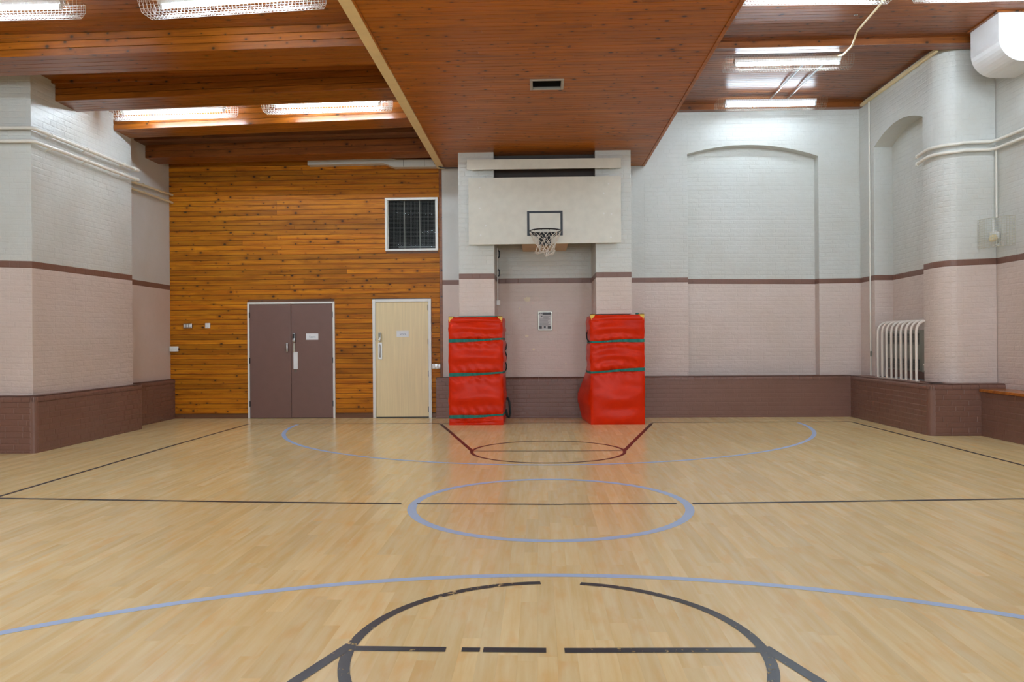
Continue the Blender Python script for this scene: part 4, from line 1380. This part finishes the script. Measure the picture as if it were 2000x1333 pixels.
def plate_thing(name, x0, x1, z0, z1, y, dep, mat, label, cat):
    t = thing(name, ((x0 + x1) / 2, y, z0), label, cat)
    obj('plate', MB().box(x0, x1, y - dep, y, z0, z1, bevel=.006), M[mat], t, smooth=True)
    return t
sw = plate_thing('light_switch', -6.352, -6.195, 1.614, 1.703, 13.606, .035, 'steel', 'steel three-gang light switch on the timber wall', 'switch')
for i in range(3):
    xx = -6.318 + i * .045
    obj('rocker', MB().box(xx - .012, xx + .012, 13.562, 13.572, 1.635, 1.685, bevel=.003), M['white_gloss'], sw)
bp = plate_thing('blank_plate', -5.965, -5.872, 1.614, 1.708, 13.606, .012, 'white_gloss', 'square white blank plate right of the steel switch', 'plate')
for dz in (-.03, .03):
    obj('screw', MB().tube([(-5.918, 13.596, 1.661 + dz), (-5.918, 13.591, 1.661 + dz)], .005, 8), M['steel'], bp)
wbx = plate_thing('wall_box', -6.598, -6.447, 1.204, 1.297, 13.606, .05, 'white_gloss', 'white surface box low in the corner of the timber wall', 'box')
obj('lid_line', MB().box(-6.596, -6.449, 13.554, 13.557, 1.248, 1.252), M['heater'], wbx)
obj('cable_gland', MB().tube([(-6.447, 13.58, 1.25), (-6.425, 13.58, 1.25)], .012, 8), M['black_plastic'], wbx, smooth=True)
sk = plate_thing('power_socket', -1.896, -1.742, .862, .953, 13.606, .045, 'steel', 'steel double power socket right of the pale door', 'socket')
for i in range(2):
    xx = -1.862 + i * .072
    obj('socket_insert', MB().box(xx - .022, xx + .022, 13.556, 13.562, .872, .925, bevel=.003), M['white_gloss'], sk)
    obj('rocker', MB().box(xx + .0, xx + .018, 13.553, 13.562, .93, .946, bevel=.002), M['white_gloss'], sk)
fs_ = plate_thing('fused_switch', 0, .02, 0, .09, 0, .03, 'heater', 'small grey switch plate left of the heater bars', 'switch')
fs_.location = (WX - .004, 13.19, 1.04); fs_.rotation_euler = (0, 0, -math.pi / 2)
for ch in fs_.children: ch.location = (-.01 + -.0, 0, 0)
# white conduit with a small box in the alcove
cd = thing('conduit_drop', (-.672, 12.95, 1.945), 'thin white conduit ending in a small box on the left pier', 'conduit')
obj('conduit', MB().tube([(-.69, 12.95, 2.91), (-.69, 12.95, 2.03)], .010, 8), M['white_gloss'], cd, smooth=True)
obj('end_box', MB().box(-.71, -.650, 12.92, 12.98, 1.945, 2.035, bevel=.006), M['white_gloss'], cd)
for zc, h in ((2.84, .07), (2.52, .06)):
    tag(obj('wall_fixing', MB().tube([(-.70, 13.25, zc + h), (-.672, 13.25, zc + h * .6), (-.672, 13.25, zc - h * .6), (-.70, 13.25, zc - h)], .012, 6), M['black_metal'], smooth=True),
        'upper black iron fixing inside the left pier' if zc > 2.7 else 'lower black iron fixing inside the left pier', 'fixing')

# ------------------------------------------------------------------ trunking and cable above the timber wall
tk = MB()
tk.prism([(-4.042, 4.468), (-2.70, 4.478), (-2.52, 4.408), (-1.76, 4.405), (-1.76, 4.53), (-2.48, 4.536), (-2.66, 4.585), (-4.042, 4.562)], 'y', 13.43, 13.60)
t = thing('cable_trunking', (-2.9, 13.5, 4.41), 'white boxed trunking stepping down along the top of the timber wall', 'trunking')
obj('casing', tk, M['white_smooth'], t)
for x in (-2.35, -1.98):
    obj('joint_cover', MB().box(x - .004, x + .004, 13.426, 13.43, 4.41, 4.53), M['heater'], t)
cb = MB().tube([(-1.80, 13.38, 4.46), (-1.75, 13.37, 4.405), (-1.68, 13.36, 4.372), (-1.58, 13.36, 4.36), (-1.42, 13.38, 4.365), (-1.29, 13.42, 4.37)], .011, 6)
tag(obj('black_cable', cb, M['black_plastic'], smooth=True), 'short black cable under the soffit beside the left pier', 'cable')

# ------------------------------------------------------------------ pipes
def bend(pts, r=.06, n=5):
    pts = [Vector(p) for p in pts]
    out = [pts[0]]
    for a, b, c in zip(pts[:-2], pts[1:-1], pts[2:]):
        u = (a - b); w = (c - b)
        rr = min(r, u.length * .45, w.length * .45)
        u.normalize(); w.normalize()
        for i in range(n + 1):
            t_ = i / n
            out.append((b + u * rr).lerp(b, t_).lerp(b.lerp(b + w * rr, t_), t_))
    out.append(pts[-1])
    return out
def pipe(pts, r, mat, label, clips=(), group=None, elbow=None, name='heating_pipe'):
    c = pts[len(pts) // 2]
    t = thing(name, c, label, 'pipe', group)
    obj('pipe_run', MB().tube(bend(pts), r, 10), M[mat], t, smooth=True)
    for (p, d) in clips:
        p = Vector(p); d = Vector(d)
        obj('clip', MB().tube([p + Vector((0, 0, 0)), p + d], r * .55, 6).tube([p - Vector((0, .012, 0)), p + Vector((0, .012, 0))], r * 1.25, 10), M[mat], t, smooth=True)
    if elbow:
        for a, b in elbow: obj('elbow', MB().tube([a, b], r * 1.35, 10), M[mat], t, smooth=True)
    return t
for (zA, zB, zC, lb) in ((4.063, 4.048, 4.073, 'upper white pipe wrapping the left pillar'), (3.898, 3.885, 3.920, 'lower white pipe wrapping the left pillar')):
    pipe([(-7.25, 9.385, zA), (-6.275, 9.385, zB), (-6.275, 11.9, zC), (-6.56, 11.93, zC)], .024, 'pipe', lb,
         [((-6.275, 9.75, zB), (-.07, 0, -.03)), ((-6.275, 10.55, (zB + zC) / 2), (-.07, 0, -.03)), ((-6.275, 11.5, zC), (-.07, 0, -.02))],
         'white pipes on the left pillar', [((-6.275, 11.80, zC), (-6.275, 11.905, zC))])
for (zA, zB, lb) in ((3.966, 4.01, 'upper pipe tinted with tan light, running into the timber wall corner'), (3.86, 3.872, 'lower pipe tinted with tan light, running into the timber wall corner')):
    pipe([(-6.55, 11.95, zA - .01), (-6.55, 12.8, (zA + zB) / 2), (-6.55, 13.615, zB)], .021, 'pipe_tan_lit', lb, [((-6.55, 12.6, (zA + zB) / 2), (-.05, 0, 0))], 'pipes tinted with tan light in the left corner')
for (dz, lb) in ((0.0, 'upper white pipe rounding the right pillar'), (-.108, 'lower white pipe rounding the right pillar')):
    off = .045
    pts = [(WX - off, 11.52, 4.005 + dz), (WX - off, PYF + RC, 4.03 + dz)]
    for i in range(1, 6):
        a = math.pi + math.pi / 2 * i / 6
        pts.append((WX + RC + (RC + off) * math.cos(a), PYF + RC + (RC + off) * math.sin(a), 4.035 + dz))
    pts += [(WX + RC, PYF - off, 4.05 + dz), (WXR - off - .06, PYF - off, 4.055 + dz), (WXR - off, PYF - off - .06, 4.06 + dz), (WXR - off, 8.5, 4.02 + dz)]
    t = thing('heating_pipe', (6.0, 10.9, 4.0 + dz), lb, 'pipe', 'white pipes on the right pillar')
    obj('pipe_run', MB().tube(pts, .024, 10), M['pipe'], t, smooth=True)
    obj('pipe_end', MB().tube([(WX - off, 11.50, 4.003 + dz), (WX - off + .03, 11.62, 3.995 + dz)], [.03, .012], 8), M['pipe'], t, smooth=True)
    for yy in (10.6, 9.8):
        obj('clip', MB().tube([(WXR - off, yy, 4.055 + dz), (WXR + .0, yy, 4.055 + dz)], .016, 6), M['pipe'], t, smooth=True)
pipe([(WXR - .03, 10.90, 4.0), (WXR - .03, 10.90, 3.5), (WXR - .03, 10.90, 3.0)], .013, 'pipe', 'thin vertical white conduit dropping to the caged sensor', name='conduit')
pipe([(WX - .02, 13.21, 5.33), (WX - .02, 13.21, 3.0), (WX - .02, 13.21, BTOP + .005)], .014, 'pipe', 'thin vertical white pipe in the right corner beside the niche', name='conduit')

# ceiling conduits on the right
def conduit(pts, r, mat, label):
    return tag(obj('ceiling_conduit', MB().tube(bend(pts, .05, 4), r, 8), M[mat], smooth=True), label, 'conduit')
conduit([(3.93, 11.32, 5.40), (3.93, 13.3, 5.40)], .012, 'steel', 'left of two steel conduits between the far right lights')
conduit([(4.22, 11.32, 5.40), (4.22, 13.3, 5.40)], .012, 'steel', 'right of two steel conduits between the far right lights')
conduit([(4.15, 6.0, 5.405), (4.163, 9.4, 5.405), (4.225, 10.36, 5.405), (4.285, 10.66, 5.33), (4.29, 11.0, 5.33), (4.28, 11.18, 5.39), (4.15, 11.2, 5.385), (4.10, 11.24, 5.36)], .014, 'cream', 'bent cream conduit crossing the right ceiling to the light')
tag(obj('ceiling_hook', MB().tube([(4.02 + .02 * math.cos(a), 9.88 + .02 * math.sin(a), 5.425) for a in [math.pi * 2 * i / 10 for i in range(10)]], .006, 6, closed=True), M['steel'], smooth=True), 'small steel ring set in the right ceiling boards', 'hook')

# ------------------------------------------------------------------ heater in the niche and its guard bars
ht = thing('wall_heater', (5.83, 12.4, .80), 'grey louvred heater in the niche behind cream bars', 'heater')
HX = 5.75
obj('casing', MB().box(HX, 5.895, 11.72, 13.06, .835, 1.465, bevel=.01), M['heater'], ht, smooth=True)
obj('side_panel', MB().box(HX - .012, HX + .03, 11.715, 11.80, .83, 1.47, bevel=.006), M['heater'], ht)
for (z0, z1) in ((1.25, 1.42), (.865, 1.02)):
    g = obj('grille', MB().box(HX - .004, HX + .001, 11.90, 12.95, z0, z1), M['heater_dark'], ht)
    lv = MB()
    for i in range(9):
        zz = z0 + (z1 - z0) * (i + .5) / 9
        lv.box(HX - .010, HX - .003, 11.90, 12.95, zz - .003, zz + .003)
    s = obj('louvre_slats', lv, M['heater'], g); s['kind'] = 'stuff'
obj('stand', MB().box(HX + .02, 5.895, 11.74, 13.05, BTOP, .835), M['door_brown'], ht)
obj('valve', MB().tube([(HX - .03, 11.66, .86), (HX - .03, 11.66, .93)], .02, 8).tube([(HX - .03, 11.66, .93), (HX - .03, 11.70, .95)], .014, 8), M['pipe'], ht, smooth=True)
gb = thing('heater_guard', (5.48, 12.1, BTOP), 'cream guard of nine bent bars in front of the heater niche', 'guard')
for i in range(9):
    y = 12.70 - i * (12.70 - 11.43) / 8
    obj('bar', MB().tube(bend([(5.48, y, BTOP + .005), (5.48, y, 1.592), (NX_ - .004, y, 1.61)], .17, 8), .0195, 8), M['bars'], gb, smooth=True)
obj('floor_flange', MB().box(5.455, 5.507, 11.39, 12.76, BTOP, BTOP + .010, bevel=.003), M['bars'], gb)
obj('wall_rail', MB().box(NX_ - .012, NX_ - .001, 11.50, 12.72, 1.59, 1.63), M['bars'], gb)

# ------------------------------------------------------------------ white elbow duct, caged sensor, bench
dx0, dx1, dy0, dy1 = 5.775, WXR, 9.87, 10.50
R_ = .30
prof = [(dx0, ZR - .004), (dx0, 5.10)]
for i in range(1, 11):
    a = math.pi + math.pi / 2 * i / 10
    prof.append((dx0 + R_ + R_ * math.cos(a), 5.10 + R_ * math.sin(a)))
prof += [(dx1 + .0, 4.80), (dx1 + .0, 5.16), (dx0 + .42, 5.16), (dx0 + .36, 5.22), (dx0 + .345, ZR - .004)]
du = thing('air_duct', (6.05, 10.2, 4.8), 'white elbow-shaped air duct between the ceiling and right wall', 'duct')
obj('casing', MB().prism(prof, 'y', dy0, dy1), M['white_metal'], du)
obj('ceiling_collar', MB().box(dx0 - .035, dx0 + .38, dy0 - .03, dy1 + .03, ZR - .02, ZR - .001), M['pine_dark'], du)

sn = thing('caged_sensor', (6.22, 10.8, 2.57), 'white movement sensor inside a square wire cage on the pillar', 'sensor')
cx0, cx1, cy0, cy1, cz0, cz1 = 6.10, WXR - .012, 10.52, PYF - .015, 2.575, 2.97
wc = MB()
def wire(a, b): wc.tube([a, b], .0026, 4)
n = 12
# the cage sits across the internal corner: diagonal front between the two walls
A0, A1 = Vector((6.10, PYF - .012)), Vector((6.10, PYF - .17))
B1, B0 = Vector((6.24, 10.52)), Vector((WXR - .01, 10.52))
pl = [A0, A1, B1, B0]
for i in range(n + 1):
    zz = cz0 + (cz1 - cz0) * i / n
    wc.tube([(p.x, p.y, zz) for p in pl], .0026, 4)
for a, b in zip(pl[:-1], pl[1:]):
    m = max(2, int((b - a).length / .032))
    for j in range(m + 1):
        p = a.lerp(b, j / m)
        wire((p.x, p.y, cz0), (p.x, p.y, cz1))
for zz in (cz0, cz1):
    for j in range(8):
        p = A0.lerp(B0, j / 7); q = A1.lerp(B1, j / 7)
        wire((p.x, p.y, zz), (q.x, q.y, zz))
o = obj('wire_cage', wc, M['cage'], sn, fix=False); o['kind'] = 'stuff'
sb = MB().box(6.24, 6.33, 10.82, 10.93, 2.70, 2.81, bevel=.02)
obj('sensor_body', sb, M['white_gloss'], sn, smooth=True)
obj('lens', MB().tube([(6.25, 10.83, 2.72), (6.20, 10.79, 2.69), (6.17, 10.76, 2.665)], [.05, .042, .01], 10), M['cream'], sn, smooth=True)
obj('bracket', MB().tube([(6.30, 10.92, 2.75), (6.30, 10.92, 2.98)], .016, 8), M['white_gloss'], sn, smooth=True)
obj('cable_tail', MB().tube([(6.33, 10.86, 2.63), (6.25, 10.82, 2.61), (6.22, 10.80, 2.60)], .010, 6), M['white_gloss'], sn, smooth=True)

bn = thing('bench', (6.15, 6.0, .605), 'long varnished wooden bench top on the low brown plinth', 'bench')
obj('seat_plank', MB().box(5.985, WXR - .01, HALL_END + .1, 10.74, .606, .645, bevel=.006), M['bench'], bn)
